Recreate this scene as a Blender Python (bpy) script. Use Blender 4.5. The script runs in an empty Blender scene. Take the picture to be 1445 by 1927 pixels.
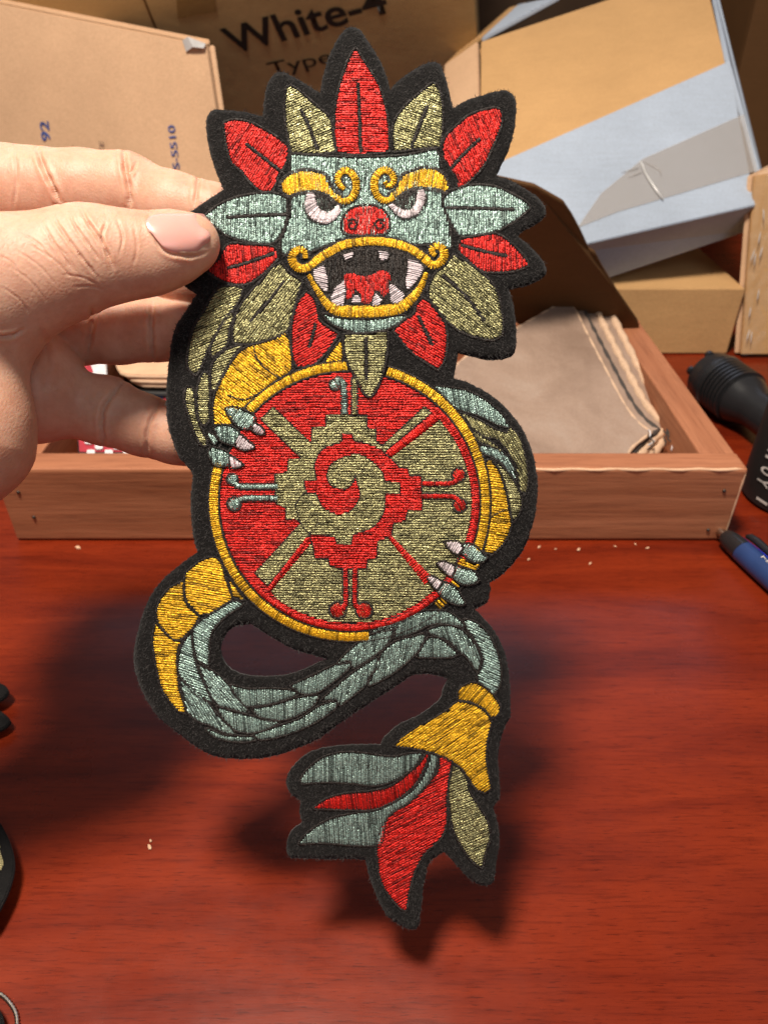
import bpy, bmesh, math, random
import numpy as np
from mathutils import Vector, Matrix
from mathutils.geometry import delaunay_2d_cdt

rng = np.random.RandomState(7)
random.seed(7)
scene = bpy.context.scene
COL = scene.collection

# ------------------------------------------------------------------ camera
CAM_H, PITCH, FPX, CX, CY = .28, math.radians(36), 1400., 722.5, 963.5
cam_d = bpy.data.cameras.new('camera'); cam = bpy.data.objects.new('camera', cam_d); COL.objects.link(cam)
cam.location = (0, 0, CAM_H); cam.rotation_euler = (math.radians(90) - PITCH, 0, 0)
cam_d.sensor_fit = 'VERTICAL'; cam_d.sensor_height = 36; cam_d.lens = FPX / 1927 * 36
cam_d.clip_start = .01; cam_d.clip_end = 50
cam_d.dof.use_dof = True; cam_d.dof.focus_distance = .222; cam_d.dof.aperture_fstop = 20
scene.camera = cam

# ------------------------------------------------------------------ light
world = bpy.data.worlds.new('World'); scene.world = world; world.use_nodes = True
bg = world.node_tree.nodes['Background']; bg.inputs[0].default_value = (1, .90, .84, 1); bg.inputs[1].default_value = .16

def area(name, loc, target, size, power, color):
    l = bpy.data.lights.new(name, 'AREA'); l.shape = 'SQUARE'; l.size = size; l.energy = power; l.color = color
    o = bpy.data.objects.new(name, l); COL.objects.link(o); o.location = loc
    o.rotation_euler = (Vector(target) - Vector(loc)).to_track_quat('-Z', 'Y').to_euler()
    return o
area('ceiling_lamp', (-.20, .10, 1.2), (0, .3, .05), .19, 23, (1, .89, .76))
w_ = area('window_light', (.1, 2.0, 1.45), (0, .3, .1), 2.2, 6.5, (.66, .76, 1)); w_.data.shape = 'RECTANGLE'; w_.data.size_y = .75
area('fill_light', (.8, -1.15, 1.35), (.05, .3, .1), .9, 5, (.78, .89, 1))  # added cool frontal fill

vs = scene.view_settings; vs.view_transform = 'Standard'; vs.look = 'None'; vs.exposure = 0; vs.gamma = 1

# ------------------------------------------------------------------ helpers
FW = np.array([0, math.cos(PITCH), -math.sin(PITCH)]); UP = np.array([0, math.sin(PITCH), math.cos(PITCH)]); RT = np.array([1., 0, 0])
C0 = np.array([0, 0, CAM_H])
def ray(px, py): return FW + RT * (px - CX) / FPX + UP * (CY - py) / FPX
def P(px, py, d): return C0 + ray(px, py) * d
def onZ(px, py, z):
    r = ray(px, py); return C0 + r * ((z - CAM_H) / r[2])
def onPlane(px, py, p0, n):
    r = ray(px, py); n = np.asarray(n); return C0 + r * (np.dot(np.asarray(p0) - C0, n) / np.dot(r, n))

def link(name, me, mat=None, parent=None, smooth=False):
    o = bpy.data.objects.new(name, me); COL.objects.link(o)
    if mat is not None:
        for m in (mat if isinstance(mat, (list, tuple)) else [mat]): me.materials.append(m)
    if parent is not None: o.parent = parent
    if smooth: me.polygons.foreach_set('use_smooth', [True] * len(me.polygons))
    return o
def mesh(name, verts, faces, mat=None, parent=None, smooth=False):
    me = bpy.data.meshes.new(name)
    me.from_pydata([tuple(map(float, v)) for v in verts], [], [tuple(map(int, f)) for f in faces]); me.update()
    return link(name, me, mat, parent, smooth)
def from_bm(name, bm, mat=None, parent=None, smooth=False):
    bmesh.ops.recalc_face_normals(bm, faces=bm.faces)
    me = bpy.data.meshes.new(name); bm.to_mesh(me); bm.free()
    return link(name, me, mat, parent, smooth)
def empty(name, loc, rot=None):
    o = bpy.data.objects.new(name, None); COL.objects.link(o); o.location = loc; o.empty_display_size = .02
    if rot: o.rotation_euler = rot
    return o
def tag(o, label, cat, group=None):
    o['label'] = label; o['category'] = cat
    if group: o['group'] = group
    return o
def box_bm(size, bevel=0, seg=2, cuts=0):
    bm = bmesh.new(); bmesh.ops.create_cube(bm, size=1)
    bmesh.ops.scale(bm, vec=size, verts=bm.verts)
    if bevel: bmesh.ops.bevel(bm, geom=bm.edges[:], offset=bevel, segments=seg, affect='EDGES', profile=.6)
    return bm
def box(name, a, b, mat, parent=None, bevel=.001):
    a, b = np.array(a, float), np.array(b, float)
    bm = box_bm(tuple(b - a), bevel); bmesh.ops.translate(bm, vec=tuple((a + b) / 2), verts=bm.verts)
    return from_bm(name, bm, mat, parent)
def rel(o, parent):
    """parent keeping coordinates that were given in world space"""
    o.parent = parent; o.matrix_parent_inverse = parent.matrix_basis.inverted(); return o
def slab_bm(pts, thick, bevel=.0006, direction=None):
    """a flat polygon given in world space, thickened away from the viewer"""
    pts = [Vector(tuple(p)) for p in pts]
    n = Vector((0, 0, 0)); c = sum(pts, Vector()) / len(pts)
    for i in range(len(pts)): n += (pts[i] - c).cross(pts[(i + 1) % len(pts)] - c)
    n.normalize()
    if n.dot(Vector(tuple(C0)) - c) < 0: n = -n
    bm = bmesh.new(); vs_ = [bm.verts.new(p) for p in pts]; f = bm.faces.new(vs_)
    r = bmesh.ops.extrude_face_region(bm, geom=[f]); nv = [v for v in r['geom'] if isinstance(v, bmesh.types.BMVert)]
    bmesh.ops.translate(bm, vec=-n * thick, verts=nv)
    bmesh.ops.recalc_face_normals(bm, faces=bm.faces)
    if bevel: bmesh.ops.bevel(bm, geom=bm.edges[:], offset=bevel, segments=2, affect='EDGES')
    return bm
def slab(name, pts, thick, mat, parent=None, bevel=.0006):
    o = from_bm(name, slab_bm(pts, thick, bevel), mat)
    return rel(o, parent) if parent else o
def tube_mesh(name, pts, rad, mat, parent=None, n=10, closed=False, caps=True):
    pts = [Vector(tuple(p)) for p in pts]; N = len(pts)
    rad = [rad] * N if np.isscalar(rad) else list(rad)
    V, Fc = [], []; prev = None
    for i in range(N):
        a = pts[(i - 1) % N] if (closed or i > 0) else pts[i]; b = pts[(i + 1) % N] if (closed or i < N - 1) else pts[i]
        t = (b - a).normalized()
        if prev is None: prev = t.orthogonal().normalized()
        x = (prev - t * prev.dot(t)).normalized(); prev = x; y = t.cross(x)
        for k in range(n):
            an = 2 * math.pi * k / n; V.append(pts[i] + (x * math.cos(an) + y * math.sin(an)) * rad[i])
    for i in range(N if closed else N - 1):
        for k in range(n):
            i2 = (i + 1) % N; Fc.append((i * n + k, i * n + (k + 1) % n, i2 * n + (k + 1) % n, i2 * n + k))
    if not closed and caps: Fc.append(tuple(range(n))[::-1]); Fc.append(tuple(range((N - 1) * n, N * n)))
    o = mesh(name, V, Fc, mat, None, True)
    return rel(o, parent) if parent else o
def lathe(name, prof, origin, axis, mat, parent=None, n=40):
    """prof = [(along, radius)...] swept round an axis"""
    ax = Vector(axis).normalized(); x = ax.orthogonal().normalized(); y = ax.cross(x); o0 = Vector(tuple(origin))
    V, Fc = [], []
    for (t, r) in prof:
        for k in range(n):
            an = 2 * math.pi * k / n; V.append(o0 + ax * t + (x * math.cos(an) + y * math.sin(an)) * max(r, 1e-5))
    for i in range(len(prof) - 1):
        for k in range(n): Fc.append((i * n + k, i * n + (k + 1) % n, (i + 1) * n + (k + 1) % n, (i + 1) * n + k))
    Fc.append(tuple(range(n))[::-1]); Fc.append(tuple(range((len(prof) - 1) * n, len(prof) * n)))
    o = mesh(name, V, Fc, mat, None, True)
    e = o.modifiers.new('edge', 'EDGE_SPLIT'); e.split_angle = math.radians(40)
    return rel(o, parent) if parent else o
def lettering(name, s, origin, xdir, ydir, height, width, mat, parent, bold=.0, depth=.0002):
    cu = bpy.data.curves.new('t', 'FONT'); cu.body = s; cu.size = 1; cu.offset = bold
    t = bpy.data.objects.new('t', cu); COL.objects.link(t)
    bpy.context.view_layer.update()
    me = bpy.data.meshes.new_from_object(t.evaluated_get(bpy.context.evaluated_depsgraph_get()))
    bpy.data.objects.remove(t)
    co = np.empty(len(me.vertices) * 3); me.vertices.foreach_get('co', co); co = co.reshape(-1, 3)
    lo, hi = co.min(0), co.max(0)
    cap = .729 if any(c.isupper() or c.isdigit() for c in s) else hi[1] - lo[1]
    xd = np.array(xdir, float); xd /= np.linalg.norm(xd)
    yd = np.array(ydir, float); yd -= xd * yd.dot(xd); yd /= np.linalg.norm(yd); nd = np.cross(xd, yd)
    sx = width / (hi[0] - lo[0]); sy = height / cap
    w = np.asarray(origin) + np.outer((co[:, 0] - lo[0]) * sx, xd) + np.outer(co[:, 1] * sy, yd) + nd * depth
    me.vertices.foreach_set('co', w.ravel()); me.update()
    o = link(name, me, mat); return rel(o, parent)

# ------------------------------------------------------------------ materials
def mat_new(name):
    m = bpy.data.materials.new(name); m.use_nodes = True
    return m, m.node_tree, m.node_tree.nodes['Principled BSDF']
def N(nt, t, **kw):
    n = nt.nodes.new(t)
    for k, v in kw.items(): setattr(n, k, v)
    return n
def coords(nt, scale=(1, 1, 1), rot=(0, 0, 0), kind='Object'):
    tc = N(nt, 'ShaderNodeTexCoord'); mp = N(nt, 'ShaderNodeMapping')
    mp.inputs['Scale'].default_value = scale; mp.inputs['Rotation'].default_value = rot
    nt.links.new(tc.outputs[kind], mp.inputs[0]); return mp.outputs[0]
def noise(nt, vec, scale, detail=4, rough=.55, dist=0):
    n = N(nt, 'ShaderNodeTexNoise'); n.inputs['Scale'].default_value = scale; n.inputs['Detail'].default_value = detail
    n.inputs['Roughness'].default_value = rough; n.inputs['Distortion'].default_value = dist
    if vec is not None: nt.links.new(vec, n.inputs['Vector'])
    return n.outputs['Fac']
def ramp(nt, fac, stops):
    r = N(nt, 'ShaderNodeValToRGB'); el = r.color_ramp.elements
    while len(el) < len(stops): el.new(.5)
    for e, (p, c) in zip(el, stops): e.position = p; e.color = (*c, 1)
    nt.links.new(fac, r.inputs[0]); return r.outputs[0]
def mixc(nt, a, b, fac, mode='MIX'):
    m = N(nt, 'ShaderNodeMix', data_type='RGBA', blend_type=mode)
    for sock, v in ((m.inputs[0], fac), (m.inputs[6], a), (m.inputs[7], b)):
        if hasattr(v, 'is_linked'): nt.links.new(v, sock)
        else: sock.default_value = v if np.isscalar(v) else (*v, 1)
    return m.outputs[2]
def bump(nt, bs, height, strength=.3, dist=.001):
    b = N(nt, 'ShaderNodeBump'); b.inputs['Strength'].default_value = strength; b.inputs['Distance'].default_value = dist
    nt.links.new(height, b.inputs['Height']); nt.links.new(b.outputs[0], bs.inputs['Normal'])
def plain(name, col, rough=.6, metal=0, var=.12, scale=60, bs_=.15, bd=.0004, **kw):
    m, nt, bs = mat_new(name)
    f = noise(nt, coords(nt), scale, 5)
    c = ramp(nt, f, [(.3, tuple(x * (1 - var) for x in col)), (.7, tuple(min(1, x * (1 + var)) for x in col))])
    nt.links.new(c, bs.inputs['Base Color']); bs.inputs['Roughness'].default_value = rough; bs.inputs['Metallic'].default_value = metal
    for k, v in kw.items(): bs.inputs[k].default_value = v
    bump(nt, bs, noise(nt, coords(nt), scale * 6, 3), bs_, bd)
    return m
def kraft(name, col, warp=1):
    m, nt, bs = mat_new(name)
    v = coords(nt)
    big = noise(nt, v, 9, 4, .6); fine = noise(nt, v, 700, 3, .6); mid = noise(nt, coords(nt, (14, 160, 160)), 3, 3)
    c = ramp(nt, big, [(.3, tuple(x * .88 for x in col)), (.7, tuple(min(1, x * 1.06) for x in col))])
    c = mixc(nt, c, ramp(nt, fine, [(.3, (.72, .70, .68)), (.62, (1, 1, 1))]), .45, 'MULTIPLY')
    c = mixc(nt, c, ramp(nt, mid, [(.35, (.9, .89, .87)), (.65, (1, 1, 1))]), .5, 'MULTIPLY')
    nt.links.new(c, bs.inputs['Base Color']); bs.inputs['Roughness'].default_value = .78; bs.inputs['Specular IOR Level'].default_value = .25
    bump(nt, bs, mixc(nt, noise(nt, v, 14, 3), noise(nt, v, 260, 3), .12), .35, .004 * warp)
    return m
def wood(name, lo, hi, scale, rough, axis=0, coat=0, bumps=.12, stretch=26, fine=.55):
    m, nt, bs = mat_new(name)
    s = [stretch, stretch, stretch]; s[axis] = 1.0
    v = coords(nt, tuple(s))
    g = noise(nt, v, scale, 7, .62, .6); g2 = noise(nt, v, scale * 5.3, 5, .7, .2); big = noise(nt, coords(nt, (1.5, 5, 5)), 3, 3)
    c = ramp(nt, g, [(.28, lo), (.5, tuple((a + b) / 2 for a, b in zip(lo, hi))), (.72, hi)])
    c = mixc(nt, c, ramp(nt, g2, [(.34, (.55, .48, .45)), (.52, (1, 1, 1))]), fine, 'MULTIPLY')
    c = mixc(nt, c, ramp(nt, big, [(.3, (.82, .8, .78)), (.7, (1.0, 1.0, 1.0))]), .8, 'MULTIPLY')
    nt.links.new(c, bs.inputs['Base Color']); bs.inputs['Roughness'].default_value = rough
    rr = ramp(nt, g2, [(.3, (rough * 1.25,) * 3), (.7, (rough * .85,) * 3)]); nt.links.new(rr, bs.inputs['Roughness'])
    bump(nt, bs, g2, bumps, .0006)
    return m
def thread(name, col, metal=.75, rough=.32, spark=.5):
    """lurex thread: each stitch carries its own tint"""
    m, nt, bs = mat_new(name)
    at = N(nt, 'ShaderNodeAttribute', attribute_name='tint')
    v = coords(nt)
    f = noise(nt, v, 1500, 3, .6)
    base = mixc(nt, col, at.outputs['Color'], 1.0, 'MULTIPLY')
    c = mixc(nt, base, ramp(nt, f, [(.40, (1 - spark,) * 3), (.57, (1, 1, 1))]), 1.0, 'MULTIPLY')
    nt.links.new(c, bs.inputs['Base Color']); bs.inputs['Metallic'].default_value = metal
    bs.inputs['Roughness'].default_value = rough
    bump(nt, bs, noise(nt, v, 2200, 2, .6), .85, .0005)
    return m

M = {}
def desk_mat():
    m, nt, bs = mat_new('desk_cherry_laminate')
    wv = coords(nt, (1.6, 11, 11), (0, 0, .02))
    g = noise(nt, wv, 3.2, 8, .66, .9); fib = noise(nt, coords(nt, (16, 260, 260), (0, 0, .012)), 3.0, 4, .65, .35); pore = noise(nt, coords(nt, (60, 700, 700), (0, 0, .016)), 2.4, 3, .6)
    c = ramp(nt, g, [(.26, (.084, .0072, .0024)), (.45, (.158, .0155, .0040)), (.60, (.205, .022, .0052)), (.76, (.26, .031, .0070))])
    c = mixc(nt, c, ramp(nt, fib, [(.33, (.50, .42, .38)), (.5, (1, 1, 1))]), .55, 'MULTIPLY')
    c = mixc(nt, c, ramp(nt, pore, [(.32, (.40, .34, .32)), (.42, (1, 1, 1))]), .75, 'MULTIPLY')
    nt.links.new(c, bs.inputs['Base Color'])
    sm = noise(nt, coords(nt), 14, 5, .65)
    nt.links.new(ramp(nt, sm, [(.3, (.22,) * 3), (.7, (.36,) * 3)]), bs.inputs['Roughness'])
    bs.inputs['Specular IOR Level'].default_value = .32
    bump(nt, bs, pore, .05, .0003); return m
M['desk'] = desk_mat()
M['tray'] = wood('tray_pine', (.33, .112, .047), (.54, .22, .108), 5, .6, 0, bumps=.5, stretch=16)
M['tray_y'] = wood('tray_pine_side', (.33, .112, .047), (.54, .22, .108), 5, .6, 1, bumps=.5, stretch=16)
M['kraft_light'] = kraft('kraft_light', (.72, .47, .29))
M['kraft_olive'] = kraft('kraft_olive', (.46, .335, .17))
M['kraft_orange'] = kraft('kraft_orange', (.60, .355, .155))
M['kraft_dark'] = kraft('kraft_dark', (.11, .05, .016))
M['cool_lit_board'] = kraft('white_board_cool_lit', (.42, .49, .60))  # white board; cool window light is painted in as a blue tint
M['ink_black'] = plain('ink_black', (.012, .010, .010), .7)
M['ink_blue'] = plain('ink_blue', (.06, .09, .26), .7, var=.3)
M['ink_grey'] = plain('ink_grey', (.25, .16, .12), .7)
M['black_plastic'] = plain('black_plastic', (.018, .018, .020), .26)
M['black_matte'] = plain('black_matte', (.014, .013, .013), .5)
M['navy'] = plain('navy_plastic', (.022, .05, .16), .28)
M['blue'] = plain('blue_rubber', (.01, .06, .75), .3)
M['steel'] = plain('steel', (.55, .5, .43), .3, metal=1)
M['nail_iron'] = plain('iron', (.06, .05, .045), .5, metal=.8)
M['pale_print'] = plain('pale_print', (.62, .58, .55), .6)
M['cream_thread'] = plain('cream_thread', (.62, .42, .28), .7, scale=300, bs_=.5)
def backing_mat():
    m, nt, bs = mat_new('patch_backing')
    v = coords(nt); a = noise(nt, v, 16, 5, .6, .4); b = noise(nt, v, 900, 3, .6)
    c = ramp(nt, a, [(.3, (.25, .165, .12)), (.55, (.36, .25, .19)), (.75, (.42, .32, .26))])
    c = mixc(nt, c, ramp(nt, b, [(.35, (.8, .78, .76)), (.6, (1, 1, 1))]), .6, 'MULTIPLY')
    nt.links.new(c, bs.inputs['Base Color']); bs.inputs['Roughness'].default_value = .6
    bump(nt, bs, mixc(nt, noise(nt, v, 22, 4, .6, .6), b, .06), .5, .006); return m
M['grey_back'] = backing_mat()
M['dark_thread'] = plain('dark_thread', (.05, .04, .035), .7, scale=300, bs_=.5)
M['white_cloth'] = plain('white_cloth', (.7, .7, .72), .7, scale=300, bs_=.5)
M['red_cloth'] = plain('red_cloth', (.42, .03, .05), .7, scale=300, bs_=.5)
M['blue_cloth'] = plain('blue_cloth', (.06, .16, .5), .7, scale=300, bs_=.5)
M['chip'] = plain('pale_wood_chip', (.72, .45, .28), .7)

def felt_mat():
    m, nt, bs = mat_new('black_felt')
    v = coords(nt)
    f = noise(nt, v, 2600, 4, .7); g = noise(nt, v, 160, 5, .65)
    c = ramp(nt, f, [(.3, (.0045, .0042, .0042)), (.55, (.012, .011, .0108)), (.75, (.045, .041, .04))])
    c = mixc(nt, c, ramp(nt, g, [(.3, (.5, .5, .5)), (.7, (1, 1, 1))]), 1, 'MULTIPLY')
    nt.links.new(c, bs.inputs['Base Color']); bs.inputs['Roughness'].default_value = .95; bs.inputs['Specular IOR Level'].default_value = .1
    bs.inputs['Sheen Weight'].default_value = .12; bs.inputs['Sheen Roughness'].default_value = .5
    bump(nt, bs, f, .4, .0004); return m
M['felt'] = felt_mat()
M['fuzz'] = plain('felt_fibre', (.034, .031, .030), .9, var=.75, scale=700)
M['red'] = thread('thread_red', (.78, .022, .015), .45, .30, .5)
M['gold'] = thread('thread_gold', (1.0, .56, .024), .55, .28, .42)
M['khaki'] = thread('thread_khaki', (.43, .405, .195), .65, .27, .5)
M['mint'] = thread('thread_mint', (.45, .63, .56), .6, .25, .55)
M['white'] = thread('thread_white', (.86, .74, .77), .15, .4, .3)
M['black'] = thread('thread_black', (.020, .013, .010), .1, .45, .4)

def skin_mat():
    m, nt, bs = mat_new('skin')
    v = coords(nt)
    a = noise(nt, v, 85, 5, .62); b = noise(nt, v, 520, 3, .6)
    c = ramp(nt, a, [(.3, (.57, .285, .19)), (.55, (.64, .37, .26)), (.75, (.67, .43, .325))])
    c = mixc(nt, c, ramp(nt, b, [(.35, (.9, .86, .84)), (.6, (1, 1, 1))]), .5, 'MULTIPLY')
    nt.links.new(c, bs.inputs['Base Color'])
    bs.inputs['Roughness'].default_value = .5; bs.inputs['Specular IOR Level'].default_value = .4
    bs.inputs['Subsurface Weight'].default_value = .5; bs.inputs['Subsurface Radius'].default_value = (1, .38, .2); bs.inputs['Subsurface Scale'].default_value = .0045
    # fine skin lines
    vr = N(nt, 'ShaderNodeTexVoronoi', feature='DISTANCE_TO_EDGE'); vr.inputs['Scale'].default_value = 900; nt.links.new(coords(nt, (1, .55, 1), (0, 0, .6)), vr.inputs['Vector'])
    h = mixc(nt, vr.outputs['Distance'], noise(nt, v, 220, 4, .6), .5)
    bump(nt, bs, h, .38, .0005); return m
M['skin'] = skin_mat()
M['nail'] = plain('finger_nail', (.72, .36, .31), .24, var=.05, scale=30, bs_=.05, **{'Subsurface Weight': .2, 'Subsurface Scale': .002})

def film_mat():
    m, nt, bs = mat_new('clear_film')
    v = coords(nt)
    w = noise(nt, coords(nt, (1, 1, .35)), 55, 4, .6, 1.5)
    bs.inputs['Base Color'].default_value = (.8, .78, .75, 1); bs.inputs['Roughness'].default_value = .1
    bs.inputs['Alpha'].default_value = .07; bs.inputs['Specular IOR Level'].default_value = 1
    bs.inputs['Coat Weight'].default_value = 1; bs.inputs['Coat Roughness'].default_value = .06
    bump(nt, bs, w, 1, .006); return m
M['film'] = film_mat()
def tape_mat():
    m, nt, bs = mat_new('packing_tape')
    v = coords(nt); w = noise(nt, v, 40, 4, .6, 1)
    bs.inputs['Base Color'].default_value = (.50, .47, .45, 1); bs.inputs['Roughness'].default_value = .25
    bs.inputs['Alpha'].default_value = .38
    bump(nt, bs, w, .4, .003); return m
M['tape'] = tape_mat()
M['shiny_tape'] = plain('tape_fold', (.55, .55, .55), .15)

# ================================================================== SETTING
bm = box_bm((2.2, 1.9, .03), .002); bmesh.ops.translate(bm, vec=(0, .45, -.015), verts=bm.verts)
desk = from_bm('desk', bm, M['desk']); desk['kind'] = 'structure'
bm = box_bm((3.2, .02, .85)); bmesh.ops.translate(bm, vec=(0, 1.45, .395), verts=bm.verts)
wall = from_bm('wall', bm, plain('wall_paint', (.05, .026, .012), .9)); wall['kind'] = 'structure'

# ================================================================== CARDBOARD BOXES
def quad_panel(name, q, mat, parent, thick=.004): return slab(name, q, thick, mat, parent, .0007)

# --- tan box, left, behind the hand
lb = empty('cardboard_box', P(200, 560, .62))
tag(lb, 'light tan cardboard box with blue stamped numbers, behind the hand at left', 'box', 'cardboard boxes at the back of the desk')
A, B_, D_ = P(-260, -45, .70), P(388, 84, .585), P(-200, 470, .82)
C_ = onPlane(440, 430, A, np.cross(B_ - A, D_ - A))
C_ = B_ + (C_ - B_) * ((.001 - B_[2]) / (C_[2] - B_[2])); D_ = A + (D_ - A) * ((.001 - A[2]) / (D_[2] - A[2]))   # down to the desk
quad_panel('front_panel', [A, B_, C_, D_], M['kraft_light'], lb)
nrm = np.cross(B_ - A, D_ - A); nrm /= np.linalg.norm(nrm)
if nrm[1] < 0: nrm = -nrm
back = ray(388, 84) / np.linalg.norm(ray(388, 84)) * .2 + np.array([-.03, 0, 0])
quad_panel('side_panel', [B_ + nrm * .0045, C_ + nrm * .0045, C_ + back, B_ + back], M['kraft_light'], lb)
quad_panel('top_panel', [A + nrm * .0045, B_ + nrm * .0045, B_ + back, A + back], M['kraft_light'], lb)
ux = (B_ - A) / np.linalg.norm(B_ - A); uy = (B_ - C_); uy -= ux * ux.dot(uy); uy /= np.linalg.norm(uy)
face_n = -nrm
def on_left(px, py): return onPlane(px, py, A, nrm) + face_n * .0006
# edge strip of folded board along the right side
slab('edge_flap', [on_left(354, 93), on_left(389, 85), on_left(437, 400), on_left(392, 400)], .0005, M['kraft_light'], lb, 0)
# creased clear tape over the corner; pale grey stands for its white highlight
tp = [on_left(346, 76) + face_n * .001, on_left(361, 71) + face_n * .004, on_left(391, 83) + face_n * .002, on_left(389, 92) + face_n * .003, on_left(370, 90) + face_n * .004, on_left(353, 98) + face_n * .001]
slab('tape', tp, .0008, M['shiny_tape'], lb, 0)
lettering('lettering', '92', on_left(97, 266), on_left(93, 232) - on_left(97, 266), on_left(66, 252) - on_left(97, 252), .0112, .0165, M['ink_blue'], lb, .02)
lettering('lettering', 'S-5510', on_left(340, 318), on_left(331, 244) - on_left(340, 318), on_left(314, 285) - on_left(336, 285), .0076, .0335, M['ink_blue'], lb, .012)
lettering('lettering', 'SIZE', on_left(199, 306), on_left(197, 268) - on_left(199, 306), on_left(182, 285) - on_left(198, 285), .0055, .017, M['ink_grey'], lb, .0)
lettering('lettering', 'QTY', on_left(146, 312), on_left(144, 272) - on_left(146, 312), on_left(134, 290) - on_left(146, 290), .0045, .017, M['ink_grey'], lb, .0)

# --- olive box with printing, at the back
ob = empty('cardboard_box', P(560, 480, .84))
tag(ob, 'shaded olive brown cardboard box printed White-4 in black, behind everything', 'box', 'cardboard boxes at the back of the desk')
cO = P(560, 80, .80); rl = math.radians(13.2)
fo = np.array([0, .80, .62]); fo /= np.linalg.norm(fo)
xo = RT * math.cos(rl) + np.cross(fo, RT) * -math.sin(rl) * -1
xo = np.array([math.cos(rl), 0, math.sin(rl)]); xo -= fo * fo.dot(xo); xo /= np.linalg.norm(xo); yo = np.cross(xo, fo) * 1
if yo[2] < 0: yo = -yo
def OB(a, b, c=0): return cO + xo * a + yo * b + fo * c
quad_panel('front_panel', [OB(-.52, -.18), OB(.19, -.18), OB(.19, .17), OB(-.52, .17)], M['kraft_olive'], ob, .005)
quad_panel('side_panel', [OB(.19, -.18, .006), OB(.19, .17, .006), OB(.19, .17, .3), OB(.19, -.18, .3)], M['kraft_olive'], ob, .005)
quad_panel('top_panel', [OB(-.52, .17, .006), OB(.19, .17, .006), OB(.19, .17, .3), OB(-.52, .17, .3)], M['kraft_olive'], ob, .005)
def on_ob(px, py): return onPlane(px, py, cO, fo) - fo * .0006
w0, w1 = on_ob(438, 101), on_ob(733, 22)
lettering('lettering', 'White-4', w0, w1 - w0, yo, .0325, np.linalg.norm(w1 - w0), M['ink_black'], ob, .017)
w0, w1 = on_ob(511, 141), on_ob(640, 113)
lettering('lettering', 'Type-', w0, w1 - w0, yo, .0175, np.linalg.norm(w1 - w0) * 1.05, M['ink_black'], ob, .004)
slab('tape', [on_ob(262, -20), on_ob(266, -20), on_ob(302, 68), on_ob(298, 68)], .0006, M['kraft_dark'], ob, 0)
slab('tape', [on_ob(330, -30), on_ob(402, -38), on_ob(408, 22), on_ob(335, 34)], .0005, kraft('brown_tape', (.27, .175, .07)), ob, 0)

# --- right hand box, tipped up, kraft lid and white front
rb = empty('cardboard_box', P(1180, 470, .64))
tag(rb, 'tilted box with orange kraft top and white front tinted for cool window light carrying torn tape', 'box', 'cardboard boxes at the back of the desk')
TL, TR, BL = P(905, 320, .621), P(1370, 115, .648), P(985, 486, .60)
BR = onPlane(1421, 386, TL, np.cross(TR - TL, BL - TL))
UL, UR = P(1000, 572, .645), P(1417, 432, .655)
KL, KR = P(905, 78, 0.7560), P(1322, -60, 0.7992)
quad_panel('front_panel', [TL, TR, BR, BL], M['cool_lit_board'], rb)
quad_panel('front_panel', [BL + (0, .001, -.0008), BR + (0, .001, -.0008), UR, UL], M['cool_lit_board'], rb)  # lower front bent back, a fold added to put it in shade
nW = np.cross(TR - TL, BL - TL); nW /= np.linalg.norm(nW); nW = nW if nW[1] > 0 else -nW
dn = .0045 * nW
quad_panel('top_panel', [TL + dn, TR + dn, KR, KL], M['kraft_orange'], rb)
quad_panel('side_panel', [P(902, 320, 0.6232), KL + (-.004, 0, 0), P(836, 122, 0.7776), P(820, 340, 0.6696)], M['kraft_light'], rb)
quad_panel('flap', [P(1372, 114, 0.6502), P(1429, 322, 0.6350), P(1436, 330, 0.6480), P(1352, -5, 0.7884), P(1338, -40, 0.8100)], M['cool_lit_board'], rb)
quad_panel('flap', [KL + (0, 0, .003), P(1052, -8, 0.7776), P(975, 8, 0.8208)], M['cool_lit_board'], rb)
quad_panel('flap', [P(836, 122, 0.7841), KL + (-.006, .006, 0), P(990, 4, 0.8532), P(958, 14, 0.8640), P(866, 92, 0.8208)], M['kraft_orange'], rb)
quad_panel('back_panel', [KL + (0, .004, -.006), KR + (0, .004, -.006), P(1385, 215, 0.8424), P(960, 470, 0.7992)], M['kraft_orange'], rb)
def on_rb(px, py, e=.0007): return onPlane(px, py, TL, nW) - nW * e
slab('tape', [on_rb(1085, 430), on_rb(1130, 365), on_rb(1208, 300), on_rb(1398, 216), on_rb(1424, 322), on_rb(1255, 372), on_rb(1160, 400)], .0004, M['tape'], rb, 0)
# torn, puckered lip in the tape
lip = []
for (px, py, r) in ((1203, 304, .0004), (1207, 314, .0012), (1211, 326, .0008), (1222, 344, .0012), (1234, 362, .0013), (1246, 379, .0004)): lip.append((on_rb(px, py, .0016), r))
tube_mesh('tape_fold', [a for a, _ in lip], [r for _, r in lip], M['shiny_tape'], rb, 8)
lip = [(1210, 306, .0003), (1228, 314, .0008), (1241, 323, .0007), (1243, 334, .0003)]
tube_mesh('tape_fold', [on_rb(a, b, .0009) for a, b, _ in lip], [r for *_, r in lip], M['tape'], rb, 8)
for q in (((1168, 326), (1200, 318)), ((1180, 336), (1206, 326))):
    tube_mesh('tape_fold', [on_rb(*q[0], .0006), on_rb(*[(a + b) / 2 for a, b in zip(*q)], .0012), on_rb(*q[1], .0012)], [.0002, .0008, .0005], M['tape'], rb, 8)

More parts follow.
